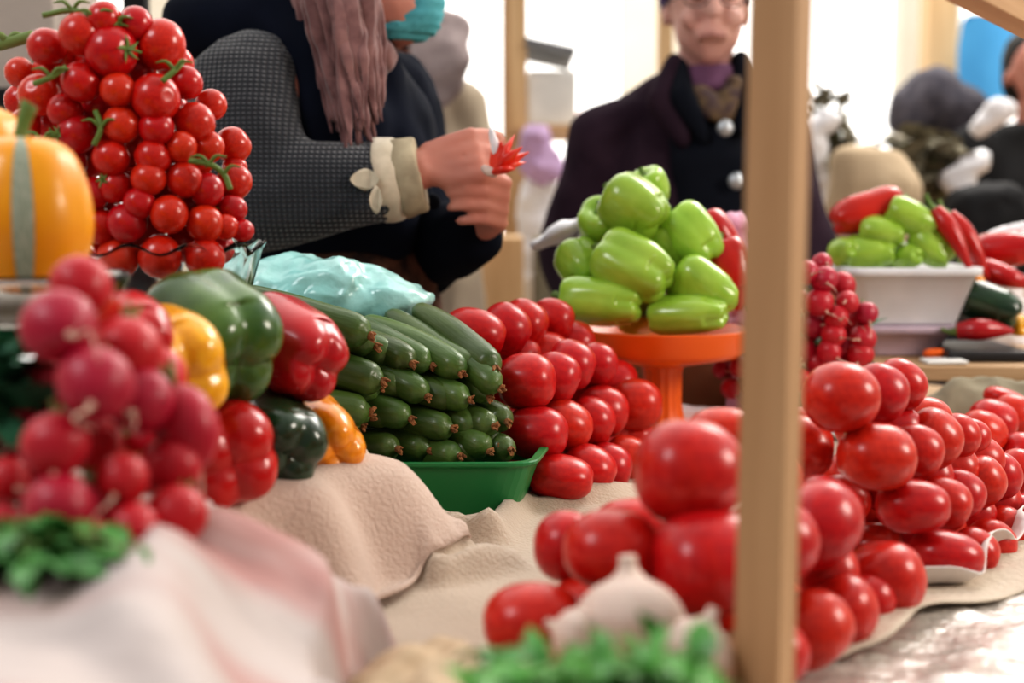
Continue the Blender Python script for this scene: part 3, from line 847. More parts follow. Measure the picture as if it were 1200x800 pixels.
bunch('herb_bunch', hb + Vector((0, 0, -.025)), (hb.x, hb.y + .03, ZT + .012), 400, (.030, .020, .018), .020, .0075, 'herb', 'bunch of fresh green herbs in front of the garlic', 'herbs', 3)
rl = at(45, 648, .70)
bunch('radish_greens', rl + Vector((-.012, .01, 0)), (rl.x - .03, rl.y + .03, rl.z - .01), 120, (.030, .018, .004), .024, .007, 'herb_mid', 'dark green radish leaves lying at the foot of the radish pile', 'leaves', 5, .3)
rl = at(8, 480, .86)
bunch('leafy_greens', rl, (rl.x - .02, rl.y + .02, rl.z - .10), 130, (.014, .02, .018), .035, .013, 'herb_dark', 'dark bluish green leaves between the squash and the radishes', 'leaves', 6)

# ------------------------------------------------------------------ garlic on a low carton
cb = box((.018, .70, ZT + .012), (.150, .90, ZT + .058), .003)
tag(link('carton', cb, M['card'], smooth=False), 'low brown carton under the garlic bulbs', 'box')
def garlic(loc, r, axis, label, seed):
    rnd = random.Random(seed)
    def cl(rr, z, a):
        k = max(0, 1 - abs(z) * .9)
        return rr * (1 + .05 * abs(math.cos(4.5 * a)) * k - .02), z
    prof = catmull([(0, -.72), (.3, -.74), (.75, -.6), (1.02, -.15), (.99, .22), (.74, .58), (.36, .80), (.22, .95)], 26)
    me = lathe([(max(0, p[0]), p[1]) for p in prof], 60, cl)
    o = link('garlic_bulb', me, M['garlic']); o.scale = (r, r, r); o.location = loc; aim(o, axis, rnd.random() * 6)
    st = tube([(0, 0, .72), (.02, 0, .98), (.07, .03, 1.22)], [.33, .20, .17], 12, 1, 12)
    link('dry_stalk', st, M['garlic'], o)
    bm = bmesh.new()
    for k in range(16):
        a = rnd.random() * 6.28
        tube_bm(bm, [(.2 * math.cos(a), .2 * math.sin(a), -.68), (.25 * math.cos(a), .25 * math.sin(a), -.8), (.4 * math.cos(a), .4 * math.sin(a), -.86)], [.03, .025, .01], 5, 1, 6)
    link('root_tuft', mesh_of(bm), M['root'], o)
    tag(o, label, 'garlic', 'garlic bulbs behind the herbs')
garlic(at(738, 728, .82), px2m(64, .82), (.0, .35, 1), 'large pale garlic bulb with its neck pointing up', 1)
garlic(at(815, 762, .80), px2m(45, .80), (.45, .2, .9), 'small garlic bulb with purple skin and a bent stalk', 2)
garlic(at(672, 742, .80), px2m(30, .80), (-.9, .1, .3), 'tiny garlic bulb lying on its side by the large one', 3)

# ------------------------------------------------------------------ white sack under the radishes
def sack_z(x, y):
    j = .010 * math.sin(y * 21) + .006 * math.sin(y * 47 + 1)
    t = max(0, min(1, (x + .182 + j * .6) / .082))
    top = .934 - .052 * t ** 1.3 - .010 * ss(.68, .52, y)
    big = .013 * noise.noise(Vector((x * 9 + y * 6, y * 10 - x * 5, 0))) + .010 * math.sin(38 * (y * .75 + x * .66) + 4 * noise.noise(Vector((x * 7, y * 7, 2)))) + .004 * noise.noise(Vector((x * 34, y * 34, 7)))
    top += big * (.25 if (x < -.19 and y > .70) else 1)
    f = ss(-.082 + j, -.104 + j, x)
    z = ZT + .012 + (top - ZT - .012) * f
    if y > .90: z = ZT + .012 + (z - ZT - .012) * ss(.985, .90, y)
    return z
o = link('sack', sheet(sack_z, -.52, -.066, .36, .985, .005), M['sack'])
tag(o, 'crumpled white sack with pink print under the radishes', 'sack')
o.modifiers.new('t', 'SOLIDIFY').thickness = .002
# rumpled paper bag in the near middle
def bag_z(x, y):
    cx_, cy_ = -.045, .80
    r = math.hypot((x - cx_) / .075, (y - cy_) / .13)
    return ZT + .010 + .058 * max(0, 1 - r ** 2.2) ** .6 + (.012 * abs(noise.noise(Vector((x * 30, y * 30, 4)))) + .006 * math.sin(x * 150 + 4 * noise.noise(Vector((x * 20, y * 20, 1))))) * max(0, 1 - r)
o = link('paper_bag', sheet(bag_z, -.115, .025, .68, .93, .004, lambda x, y: math.hypot((x + .045) / .075, (y - .80) / .13) < 1), mat('tan_paper', (.52, .40, .27), .8, (.42, .30, .19), 12))
tag(o, 'crumpled tan paper bag in front of the herbs and sack', 'bag')

# ------------------------------------------------------------------ orange squash with a pale stripe on a glass bowl
def squash(loc, r, h, label, stripe_ang, group):
    def rib(rr, z, a): return rr * (1 - .03 + .03 * abs(math.cos(4 * a)) ** .7), z
    prof = catmull([(0, -.80), (.3, -.86), (.75, -.72), (1, -.2), (.98, .25), (.75, .68), (.35, .84), (.1, .76), (0, .75)], 30)
    me = lathe([(max(0, p[0]) if 0 < i < 30 else 0, p[1]) for i, p in enumerate(prof)], 72, rib)
    o = link('squash', me, M['squash']); o.location = loc; o.scale = (r, r, h)
    bm = bmesh.new(); seg = []
    for i, p in enumerate(prof[3:-4]):
        row = []
        for k in range(5):
            a = stripe_ang + (k - 2) * .075 * (.5 + min(1, p[0]) * .5)
            rr = max(.01, p[0]) * (1 - .03 + .03 * abs(math.cos(4 * a)) ** .7) + .012
            row.append(bm.verts.new((rr * math.cos(a), rr * math.sin(a), p[1])))
        seg.append(row)
    for A, B in zip(seg, seg[1:]):
        for k in range(4): bm.faces.new((A[k], A[k + 1], B[k + 1], B[k]))
    link('pale_stripe', mesh_of(bm), M['squash_stripe'], o)
    st = tube([(0, 0, .7), (.02, 0, .95), (.12, .05, 1.2)], [.16, .10, .12], 10, 1, 10)
    link('stem', st, M['stem'], o)
    tag(o, label, 'squash', group)
sq = at(28, 255, 1.0)
squash(sq, .047, .066, 'glossy orange squash with a pale grey-green stripe', R(-72), 'orange squashes')
sq2 = at(-38, 205, 1.05)
squash(sq2, .050, .06, 'orange squash at the picture edge behind the striped one', R(-140), 'orange squashes')
zz = sq.z - .060
r0 = empty('glass_bowl', (sq.x - .02, 1.02, ZS)); tag(r0, 'footed clear glass bowl under the orange squashes', 'bowl')
hh = zz - ZS
me = lathe([(0, hh - .03), (.04, hh - .028), (.07, hh - .01), (.085, hh + .02), (.088, hh + .021), (.084, hh + .014), (.066, hh - .016), (.03, hh - .036), (.012, hh - .05), (.012, .03), (.05, .006), (.05, 0), (0, 0)], 48)
part('bowl', me, M['glass'], r0, world=False)

# ------------------------------------------------------------------ bags behind the cucumbers and dish
def crumple(me, amp, sc, seed=0):
    for v in me.vertices:
        n = noise.noise_vector(v.co * sc + Vector((seed, seed * 2, 0)))
        v.co += n * amp + noise.noise_vector(v.co * sc * 2.7) * amp * .45
    return me
p0, p1 = at(288, 348, 1.66), at(455, 352, 1.66)
me = crumple(blob([[(p0, (.05, .05, .035)), (at(380, 340, 1.66), (.06, .06, .042)), (p1, (.055, .05, .03))], [(at(350, 420, 1.66), (.10, .05, .06)), (at(420, 440, 1.66), (.10, .05, .08))], [(at(385, 345, 1.66), .045), (at(395, 430, 1.66), (.08, .05, .06))]], .006, 2), .012, 22)
mn = min(v.co.z for v in me.vertices)
for v in me.vertices: v.co.z = max(v.co.z, ZT + .008)
o = link('plastic_bag', me, M['teal_bag']); tag(o, 'crumpled translucent teal plastic bag behind the cucumbers', 'bag')
bm = bmesh.new()
A = [at(628, 288, 2.1), at(660, 272, 2.08), at(690, 258, 2.06), at(705, 232, 2.06)]
tube_bm(bm, A, [.020, .036, .030, .012], 12, .35, 24)
tube_bm(bm, [at(700, 240, 2.06), at(690, 275, 2.06), at(680, 320, 2.07), at(690, 380, 2.08), at(690, 470, 2.05)], [.016, .034, .042, .045, .05], 12, .5, 24)
o = link('plastic_bag', wrinkle(mesh_of(bm), .006, 40), M['white_bag']); tag(o, 'white plastic bag with twisted handles behind the orange dish', 'bag')
me = crumple(blob([[(at(862, 262, 2.1), (.022, .02, .02)), (at(868, 300, 2.1), .02)], [(at(868, 300, 2.1), .02), (at(875, 480, 2.06), (.03, .03, .03))]], .005, 2), .006, 40)
o = link('plastic_bag', me, M['pink_bag']); tag(o, 'pink plastic bag behind the red peppers of the dish', 'bag')

# brown crate and white wrapped parcel beyond the orange dish
bm = bmesh.new(); box_bm(bm, (at(690, 0, 2.16).x, 2.12, ZT + .004), (at(868, 0, 2.16).x, 2.24, at(0, 402, 2.14).z), .003, Matrix.Rotation(R(8), 3, 'Z'))
tag(link('crate', mesh_of(bm), M['card'], smooth=False), 'brown cardboard crate standing behind the orange dish stem', 'box')
me = crumple(blob([[(at(815, 490, 2.0), (.05, .035, .02)), (at(868, 495, 2.0), (.05, .04, .02))]], .005, 2), .006, 30)
for v in me.vertices: v.co.z = max(v.co.z, ZT + .007)
tag(link('parcel', me, M['white_bag']), 'white plastic parcel lying behind the dish stem', 'parcel')
me = crumple(blob([[(at(830, 500, 1.93), (.028, .018, .010)), (at(850, 500, 1.93), (.02, .018, .012))]], .004, 2), .003, 30)
for v in me.vertices: v.co.z = max(v.co.z, ZT + .007)
tag(link('cloth_scrap', me, mat('dark_blue_cloth', (.02, .03, .10), .8)), 'dark blue scrap in front of the white parcel', 'cloth')

# ------------------------------------------------------------------ post and rail
pr = Vector((at(901, 400, .80).x, .80, ZT + .006))
bm = bmesh.new(); box_bm(bm, (-.0145, -.011, 0), (.0145, .011, .54), .0012)
post = link('wooden_post', mesh_of(bm), M['wood'], smooth=False); post.location = pr
post.rotation_euler = (0, R(.55), R(-36))
tag(post, 'upright planed wooden post in front of the tomato piles', 'post')
a, b = at(1090, -30, 1.12), at(1260, 60, 1.50)
d = (b - a).normalized(); L_ = 1.05
bm = bmesh.new(); box_bm(bm, (-.014, -.03, -.42), (.014, .03, .75), .0012)
rail = link('wooden_rail', mesh_of(bm), M['wood'], smooth=False)
rail.location = a + Vector((.0, 0, .024)); 
q = d.to_track_quat('Z', 'Y'); rail.rotation_mode = 'QUATERNION'; rail.rotation_quaternion = q
tag(rail, 'wooden rail crossing the upper corner above the tomatoes', 'rail')

# ------------------------------------------------------------------ white paper under the right pile
def paper_edge(u): return .634 + .33 * max(0, u - 1.06) + .6 * max(0, 1.04 - u) + .006 * math.sin(u * 45) + .003 * math.sin(u * 110)
def paper_z(x, y):
    u, v = uv(x, y); e = paper_edge(u)
    return cloth_z(x, y) + .0045 + .024 * ss(e + .035, e, v) ** 1.4 * (1 + .35 * math.sin(u * 40) + .2 * math.sin(u * 91 + 1)) + .003 * noise.noise(Vector((x * 20, y * 20, 3)))
def keep_paper(x, y):
    u, v = uv(x, y)
    return paper_edge(u) < v < .92 and .97 < u < 1.65
o = link('paper_sheet', sheet(paper_z, .15, 1.05, 1.05, 1.85, .005, keep_paper), M['paper'])
tag(o, 'white paper with an upturned edge under the tomato pile', 'paper')
o.modifiers.new('t', 'SOLIDIFY').thickness = .001

# ------------------------------------------------------------------ back counter, white bowl and what lies round it
zc = at(1100, 430, 2.05).z
cnt = empty('raised_board', (.70, 2.25, ZT)); tag(cnt, 'raised wooden board carrying the white bowl behind the tomatoes', 'shelf')
bm = bmesh.new(); box_bm(bm, (at(872, 0, 2.06).x, 2.06, zc - .022), (1.12, 2.42, zc), .003)
part('board', mesh_of(bm), M['board'], cnt, False)
for x in (.52, .75, .98):
    for y in (2.12, 2.36):
        part('leg', box((x - .02, y - .02, ZT + .008), (x + .02, y + .02, zc - .022), .002), M['board'], cnt, False)
# radishes stand on a small dish
cr = at(930, 470, 1.98)
bm_ = lathe([(0, 0), (.07, 0), (.115, .012), (.118, .016), (.07, .006), (0, .005)], 48)
o = link('plate', bm_, M['bowl_white']); o.location = (cr.x, 1.98, ZT + .008); o.scale = (1, .55, 1)
tag(o, 'white plate under the small bunched radishes', 'plate')
bunch('leafy_greens', at(940, 420, 2.03), (at(940, 0, 2.03).x, 2.03, ZT + .02), 120, (.045, .012, .04), .04, .013, 'herb_dark', 'dark green tops showing between the small bunched radishes', 'leaves', 9)

def sq_bowl(z0, z1, w0, w1, cx_, cy_, dep0, dep1, lip=.008):
    bm = bmesh.new(); rings = []
    def rect(w, d, z, r=.25, n=5):
        out = []; rr = r * min(w, d)
        for (sx, sy, a0) in ((1, 1, 0), (-1, 1, 90), (-1, -1, 180), (1, -1, 270)):
            for k in range(n + 1):
                a_ = R(a0 + 90 * k / n)
                out.append(bm.verts.new((cx_ + sx * (w - rr) + rr * math.cos(a_), cy_ + sy * (d - rr) + rr * math.sin(a_), z)))
        return out
    rings = [rect(w0, dep0, z0), rect(w0 * 1.02, dep0 * 1.02, z0 + .004), rect(w1, dep1, z1 - .014), rect(w1 + lip, dep1 + lip, z1 - .012), rect(w1 + lip, dep1 + lip, z1), rect(w1 - .004, dep1 - .004, z1), rect(w0 * .97, dep0 * .97, z0 + .01)]
    n = len(rings[0])
    for A, B in zip(rings, rings[1:]):
        for k in range(n): bm.faces.new((A[k], A[(k + 1) % n], B[(k + 1) % n], B[k]))
    bm.faces.new(rings[0]); bm.faces.new(rings[-1])
    bmesh.ops.recalc_face_normals(bm, faces=bm.faces)
    return mesh_of(bm)
YB = 2.24; cxb = at(1062, 0, YB).x
zt_, zm_ = at(0, 313, YB - .07).z, at(0, 378, YB - .06).z
tag(link('bowl', sq_bowl(zc + .001, zm_ - .004, px2m(38, YB), px2m(50, YB), cxb, YB, .045, .06), M['bowl_lilac']), 'pale lilac plastic bowl under the white bowl', 'bowl')
tag(link('bowl', sq_bowl(zm_ - .003, zt_, px2m(54, YB), px2m(72, YB), cxb + .003, YB, .062, .085), M['bowl_white']), 'white plastic bowl heaped with green peppers and one red', 'bowl')
bg = 'green peppers in the white bowl'
for (px, py, w, l, ax, lb, sd) in (
 (990, 294, 34, 34, (.3, -.8, .2), 'pale green pepper at the radish side of the white bowl', 0),
 (1020, 296, 42, 56, (.9, -.3, 0), 'light green pepper at the front of the white bowl', 1),
 (1034, 272, 38, 50, (.85, -.3, -.1), 'light green pepper under the long red one in the white bowl', 2),
 (1070, 256, 40, 62, (.8, -.2, -.4), 'upper light green pepper in the white bowl', 0),
 (1064, 300, 32, 40, (.3, -.9, 0), 'small light green pepper low in the middle of the white bowl', 1),
 (1092, 290, 44, 52, (.6, -.4, -.6), 'light green pepper leaning at the far corner of the white bowl', 2),
 (1048, 300, 40, 46, (.3, .5, .2), 'shaded green pepper set back in the white bowl', 0)):
    pepper(at(px, py, YB - .03 if lb[:6] != 'shaded' else YB + .02), ax, px2m(w, YB) / 2, px2m(l, YB) / 2, 'pep_light', lb, bg, 3, sd, sd, .72, .12)
pepper(at(1015, 247, YB), (-.95, -.1, -.30), px2m(23, YB), px2m(42, YB), 'pep_red', 'long red pepper lying on top of the white bowl', None, 3, 1, .3, .9, .06)
def long_pepper(pts, r, label, m='pep_red'):
    P_ = [at(*p) for p in pts]
    root = link('chili_pepper', tube(P_, [r * .75, r, r * .8, r * .2], 16, 1, 26), M[m])
    d_ = (P_[0] - P_[1]).normalized()
    link('stem', tube([P_[0] - d_ * .004, P_[0] + d_ * .012, P_[0] + d_ * .024 + Vector((0, 0, .006))], [r * .55, r * .22, r * .2], 8, 1, 8), M['stem'], root)
    tag(root, label, 'chili pepper', 'long red peppers beside the white bowl')
long_pepper([(1096, 246, 2.2), (1108, 262, 2.19), (1122, 284, 2.18), (1138, 318, 2.17)], .015, 'long red pepper hanging over the white bowl corner')
long_pepper([(1112, 252, 2.26), (1128, 270, 2.25), (1142, 292, 2.24), (1158, 326, 2.23)], .016, 'second long red pepper, just behind the hanging one')
long_pepper([(1138, 312, 2.28), (1160, 318, 2.26), (1185, 326, 2.24), (1215, 336, 2.24)], .02, 'thick red pepper lying at the picture edge above the dark one')
long_pepper([(1122, 388, 2.16), (1145, 386, 2.15), (1165, 386, 2.15), (1188, 388, 2.15)], .017, 'red pepper lying on the black tray')
pepper(at(1160, 356, 2.19), (.85, -.4, -.35), px2m(24, 2.2), px2m(36, 2.2), 'pep_dark', 'dark green pepper on the heap at the black tray', None, 3, 1, .4, .85, .08)
pepper(at(1140, 334, 2.21), (.3, -.8, -.2), px2m(15, 2.2), px2m(15, 2.2), 'pep_amber', 'small orange pepper between the bowl and the dark pepper', None, 3, 2, .4, .85, .1)
pepper(at(1191, 380, 2.2), (.3, -.8, -.2), px2m(13, 2.2), px2m(16, 2.2), 'pep_yellow', 'small yellow pepper at the end of the black tray', None, 3, 0, .4, .85, .1)
pepper(at(1178, 292, 2.32), (.8, -.3, .1), px2m(22, 2.3), px2m(34, 2.3), 'pep_red', 'red pepper wrapped in film at the top of the far heap', None, 3, 0, .4, .85, .1)
me = crumple(blob([[(at(1160, 284, 2.40), (.03, .02, .02)), (at(1195, 276, 2.40), (.035, .02, .022))], [(at(1170, 290, 2.42), .02), (at(1180, 400, 2.42), (.06, .03, .04))]], .005, 2), .006, 30)
tag(link('plastic_bag', me, M['white_bag']), 'white plastic bag behind the far red peppers', 'bag')
tag(link('tray', box((at(1112, 0, 2.16).x, 2.11, zc + .001), (at(1215, 0, 2.16).x, 2.30, zc + .016), .004), M['blackplastic'], smooth=False), 'flat black tray under the far peppers', 'tray')
pl = at(1108, 424, 2.09)
me = crumple(box((pl.x - .03, 2.075, zc + .001), (pl.x + .03, 2.125, zc + .006), .002), .003, 40)
for v in me.vertices: v.co.z = max(v.co.z, zc + .0008)
tag(link('paper_scrap', me, M['foam']), 'white paper scrap on the raised board', 'paper')
pc = at(1102, 412, 2.12)
me = blob([[((pc.x - .008, 2.145, zc + .010), (.012, .008, .008)), ((pc.x + .008, 2.145, zc + .010), (.010, .008, .008))]], .003, 2)
tag(link('carrot_piece', me, M['orange']), 'orange vegetable piece behind the paper scrap', 'vegetable')
bm = bmesh.new()
rnd = random.Random(4)
for k in range(7):
    a0 = rnd.uniform(0, 6.28); c_ = at(1178 + rnd.uniform(-12, 12), 440 + rnd.uniform(-10, 10), 2.0)
    pts = [c_ + Vector((.035 * math.cos(a0 + t_ * 1.2) * (1 + .2 * rnd.random()), .02 * math.sin(a0 + t_ * 1.2), .03 * math.sin(a0 * 2 + t_) * .6)) for t_ in range(5)]
    tube_bm(bm, pts, [.0022] * 5, 6, 1, 24)
me = mesh_of(bm); mz = min(v.co.z for v in me.vertices)
for v in me.vertices: v.co.z += ZT + .008 - mz
o = link('twine', me, M['cuff2']); tag(o, 'loose coil of beige twine behind the farthest tomatoes', 'twine')
me = crumple(blob([[((.66, 1.98, ZT + .05), (.09, .03, .04)), ((.80, 1.98, ZT + .05), (.09, .03, .04))]], .007, 2), .010, 25)
for v in me.vertices: v.co.z = max(v.co.z, ZT + .008)
tag(link('cloth_bundle', me, M['khaki']), 'dark khaki cloth bundle under the front of the raised board', 'cloth')

# ------------------------------------------------------------------ people
def hand(chains, wrist, d, n, s, L=.175, curls=(50, 55, 35), thumb=None, sc=1.0, spread=0.0):
    """d: towards the fingers, n: out of the palm, s: towards the index finger"""
    d, n, s = Vector(d).normalized(), Vector(n).normalized(), Vector(s).normalized()
    w = Vector(wrist)
    kn = [w + d * .084 * sc + s * o_ * sc for o_ in (.030, .010, -.010, -.029)]
    for k_ in kn: chains.append([(w + s * .004, .021 * sc), (w + d * .04 * sc + (k_ - w - d * .084 * sc) * .8, .0155 * sc), (k_, .0118 * sc)])
    chains.append([(w + d * .03 * sc + s * .016, .015 * sc), (w + d * .03 * sc - s * .016, .015 * sc)])
    for k, (kp, ln) in enumerate(zip(kn, (.92, 1.0, .95, .76))):
        p = kp; ang = 0; dd = d + s * spread * (1.5 - k); dd.normalize()
        ch = [(p, .0108 * sc)]
        for seg, (l_, r_) in enumerate(zip((.042, .026, .022), (.0098, .0088, .0074))):
            cu = curls[seg] if not isinstance(curls[0], (tuple, list)) else curls[k][seg]
            ang += R(cu)
            p = p + (dd * math.cos(ang) + n * math.sin(ang)) * l_ * ln * sc
            ch.append((p, r_ * sc))
        chains.append(ch)
    t0 = w + d * .022 * sc + s * .022 * sc
    td = thumb or (d * .55 + s * .55 + n * .62)
    td = Vector(td).normalized()
    p1 = t0 + td * .042 * sc; td2 = (td + d * .35).normalized(); p2 = p1 + td2 * .032 * sc; p3 = p2 + (td2 + n * .2).normalized() * .026 * sc
    chains.append([(t0, .016 * sc), (p1, .0125 * sc), (p2, .0105 * sc), (p3, .0085 * sc)])

# --- seller in navy vest
H = at(436, -28, 2.02)            # head centre
ch = []
tx = -.285
body = [[((tx, 2.10, .84), (.165, .18, .13)), ((tx, 2.10, 1.0), (.155, .17, .12)), ((tx + .01, 2.08, 1.18), (.15, .18, .12)), ((tx + .02, 2.08, 1.32), (.10, .19, .06))],
        [((tx + .04, 2.07, 1.33), .062), ((H.x - .02, 2.03, H.z - .07), .052)],
        [((tx, 2.02, .84), .10), ((tx, 2.03, .46), .065), ((tx - .01, 2.05, .10), .042), ((tx + .08, 2.04, .04), (.06, .035, .03))],
        [((tx, 2.18, .84), .10), ((tx, 2.18, .46), .065), ((tx - .01, 2.19, .10), .042), ((tx + .08, 2.18, .04), (.06, .035, .03))],
        [(H + Vector((-.02, 0, .035)), (.092, .076, .085)), (H + Vector((.035, -.003, -.045)), (.050, .055, .055))],
        [(H + Vector((.085, -.01, -.0)), (.018, .012, .022)), (H + Vector((.092, -.01, -.018)), (.014, .014, .010))],
        [(H + Vector((-.01, -.078, -.005)), (.016, .008, .026))], [(H + Vector((-.01, .078, -.005)), (.016, .008, .026))]]
sh, el, wr = at(300, 108, 1.87), at(283, 232, 1.83), at(490, 200, 1.84)
body += [[(sh, .062), (el, .055), (wr, .027)]]
hand(body, wr, (.95, .0, .25), (.12, .93, -.30), (-.25, .25, .9), curls=((38, 40, 25), (46, 55, 35), (52, 62, 40), (55, 65, 40)), thumb=(.85, .42, .05), sc=.93)
sh2, el2, wr2 = Vector((tx + .09, 2.26, 1.28)), Vector((tx + .15, 2.13, 1.05)), at(557, 264, 1.93)
body += [[(sh2, .07), (el2, .058), (wr2, .029)]]
hand(body, wr2, (.46, -.74, .36), (-.86, -.46, .08), (.10, -.22, .96), curls=(72, 30, 25), thumb=(.10, -.62, .75), sc=.92)
W1 = link('person', blob(body, .0046, 3), M['skin'])
tag(W1, 'seller in navy vest, patterned knit sleeves and teal face mask, holding a red pepper', 'person')
# sleeves
slv = blob([[(sh + Vector((-.012, 0, .012)), (.078, .075, .072)), (at(290, 165, 1.845), (.083, .08, .08)), (el + Vector((.0, 0, .0)), (.076, .072, .070))],
            [(el + Vector((.01, 0, .002)), (.075, .070, .072)), (at(345, 228, 1.83), (.07, .066, .070)), (at(455, 210, 1.84), (.05, .05, .052))]], .007, 6)
wrinkle(slv, .014, 11, 3)
link('sleeve', slv, M['knit'], W1)
slv = blob([[(sh2, .085), (el2, .07), (wr2 + (el2 - wr2).normalized() * .02 + Vector((0, 0, -.006)), .048)]], .008, 5)
link('sleeve', wrinkle(slv, .008, 14, 5), M['navy'], W1)
# cuffs
def cuff(c0, c1, r0, r1, seed):
    d_ = (c1 - c0)
    me_ = tube([c0, c0 + d_ * .08, c0 + d_ * .5, c0 + d_ * .92, c1], [r0 * .93, r0, (r0 + r1) / 2 * 1.02, r1, r1 * .9], 26, 1.0, 20)
    return wrinkle(me_, .004, 40, seed)
ca, cb_, cc = at(442, 213, 1.838), at(470, 209, 1.838), at(494, 204, 1.838)
link('cuff', cuff(ca, cb_, px2m(50, 1.84), px2m(47, 1.84), 1), M['cuff'], W1)
link('cuff', cuff(at(466, 210, 1.838), cc, px2m(47, 1.84), px2m(43, 1.84), 2), M['cuff2'], W1)
# leaf motifs stitched beside the cuff
def motif(c_, wx, hz_, name='leaf_motif'):
    bm = bmesh.new(); n_ = 18; vs = []
    for k in range(n_):
        a_ = 2 * math.pi * k / n_
        x_ = math.cos(a_); z_ = math.sin(a_)
        vs.append(bm.verts.new((c_.x + wx * x_ * abs(x_) ** .4, c_.y + .010 * abs(z_) ** 2, c_.z + hz_ * z_ * abs(z_) ** .3)))
    bm.faces.new(vs)
    me_ = mesh_of(bm); o_ = link(name, me_, M['cuff'], W1, False)
    o_.modifiers.new('t', 'SOLIDIFY').thickness = .003
motif(at(427, 210, 1.770), .018, .014); motif(at(440, 234, 1.764), .008, .018)
# vest
vest = blob([[((tx, 2.10, 1.06), (.178, .19, .03)), ((tx + .005, 2.09, 1.14), (.172, .195, .06)), ((tx + .015, 2.085, 1.24), (.163, .19, .07)), ((tx + .0, 2.08, 1.34), (.115, .185, .055))],
             [((tx - .02, 2.08, 1.35), (.11, .15, .05)), ((tx + .03, 2.06, 1.39), (.07, .075, .035))],
             [(at(228, 30, 2.0), .05), (at(330, 18, 1.94), .055), (at(365, 60, 1.91), .055)], [(at(365, 60, 1.91), .055), (at(372, 130, 1.895), .055), (at(388, 200, 1.91), .06)],
             [((tx + .10, 1.99, 1.07), (.05, .05, .03)), ((tx + .12, 2.0, 1.20), (.045, .05, .05)), ((tx + .09, 2.0, 1.34), (.03, .035, .03))]], .008, 5)
VEST = link('vest', wrinkle(vest, .008, 12, 1), M['navy'], W1)
for (px, py) in ((497, 200), (508, 236)):
    p_ = at(px, py, 1.915)
    me_ = lathe([(0, .004), (.007, .004), (.010, .002), (.011, -.002), (0, -.003)], 20)
    b_ = link('button', me_, M['placket'] if py != 200 else M['metal'], VEST); b_.location = p_; b_.rotation_euler = (R(90), 0, R(35))
skt = blob([[((tx + .01, 2.10, 1.05), (.172, .185, .03)), ((tx + .01, 2.10, .85), (.185, .20, .05)), ((tx + .01, 2.10, .30), (.23, .25, .04))]], .010, 4)
def pleat(me_):
    for v in me_.vertices:
        a_ = math.atan2(v.co.y - 2.10, v.co.x - tx)
        k_ = max(0, (1.03 - v.co.z)) * .035
        v.co.x += math.cos(a_) * k_ * math.sin(a_ * 18); v.co.y += math.sin(a_) * k_ * math.sin(a_ * 18)
    return me_
link('skirt', pleat(skt), M['skirt'], W1)
# scarf: wrap and hanging fringe
bm = bmesh.new(); rnd = random.Random(2)
for k in range(64):
    f = (k + rnd.uniform(-.4, .4)) / 63
    x0, x1 = 342 + 92 * f, 384 + 62 * f + rnd.uniform(-8, 8)
    yb = 112 + 58 * math.sin(math.pi * (.22 + .6 * f)) + rnd.uniform(-34, 8)
    Y0 = 1.885 - .045 * math.sin(math.pi * f) + rnd.uniform(-.016, .016)
    ph_ = rnd.uniform(0, 6)
    pts = [at(x0, -45, Y0 + .02)] + [at(x0 + (x1 - x0) * t_ + 4 * math.sin(ph_ + 5 * t_), -45 + (yb + 45) * t_, Y0 - .02 * t_ + rnd.uniform(-.006, .006)) for t_ in (.2, .4, .6, .8, 1.0)]
    q_ = rnd.uniform(.75, 1.25)
    tube_bm(bm, pts, [.0105 * q_, .0105 * q_, .0095 * q_, .0075 * q_, .0050 * q_, .0015], 8, .35, 30)
sc1 = mesh_of(bm)
link('scarf', wrinkle(sc1, .003, 45), M['scarf'], W1)
sc2 = blob([[(H + Vector((-.06, -.06, -.10)), (.05, .04, .035)), (H + Vector((.01, -.075, -.115)), (.035, .03, .03))], [(H + Vector((-.08, .0, -.10)), (.06, .09, .04)), (H + Vector((-.05, 0, -.04)), (.085, .085, .06))],
            [(H + Vector((-.045, 0, .05)), (.09, .088, .075)), (H + Vector((-.05, 0, -.06)), (.08, .088, .06))]], .008, 3)
link('headscarf', wrinkle(sc2, .008, 30), M['scarf'], W1)
mk = blob([[(H + Vector((.075, -.005, -.015)), (.032, .045, .025)), (H + Vector((.068, -.004, -.055)), (.032, .046, .035)), (H + Vector((.03, -.004, -.075)), (.04, .05, .022))]], .006, 4)
for v in mk.vertices: v.co += v.normal * .002 * math.sin(v.co.z * 700)
link('face_mask', mk, M['mask'], W1)
for sg in (-1, 1):
    e_ = blob([[(H + Vector((.075, sg * .03 - .005, .022)), .010)]], .0035, 1); link('eye', e_, M['eye'], W1)

# red split pepper in her fingers and the white scrap beside it
bm = bmesh.new(); b0 = at(580, 202, 1.795); rnd = random.Random(8)
for k, (ex, ey) in enumerate(((588, 166), (603, 158), (612, 172), (620, 178), (616, 190), (604, 198), (598, 176))):
    e_ = at(ex, ey, 1.795 + .012 * math.sin(k * 2.1)); m_ = (b0 + e_) / 2 + Vector((0, .006 * math.cos(k * 2.1), .002))
    tube_bm(bm, [b0, m_ , e_], [.008, .0125, .0012], 10, .45, 16)
o = link('split_pepper', mesh_of(bm), M['petal']); tag(o, 'red pepper split into pointed petals, held in the seller\'s fingers', 'pepper')
link('stem', tube([at(581, 203, 1.795), at(572, 200, 1.80), at(566, 196, 1.805)], [.006, .0065, .004], 10, 1, 12), M['garlic'], o)
me = crumple(blob([[(at(576, 160, 1.80), (.005, .004, .014)), (at(582, 176, 1.80), (.005, .004, .014))]], .003, 1), .002, 60)
tag(link('tissue', me, M['white_bag']), 'white tissue scrap pinched beside the split red pepper', 'tissue')

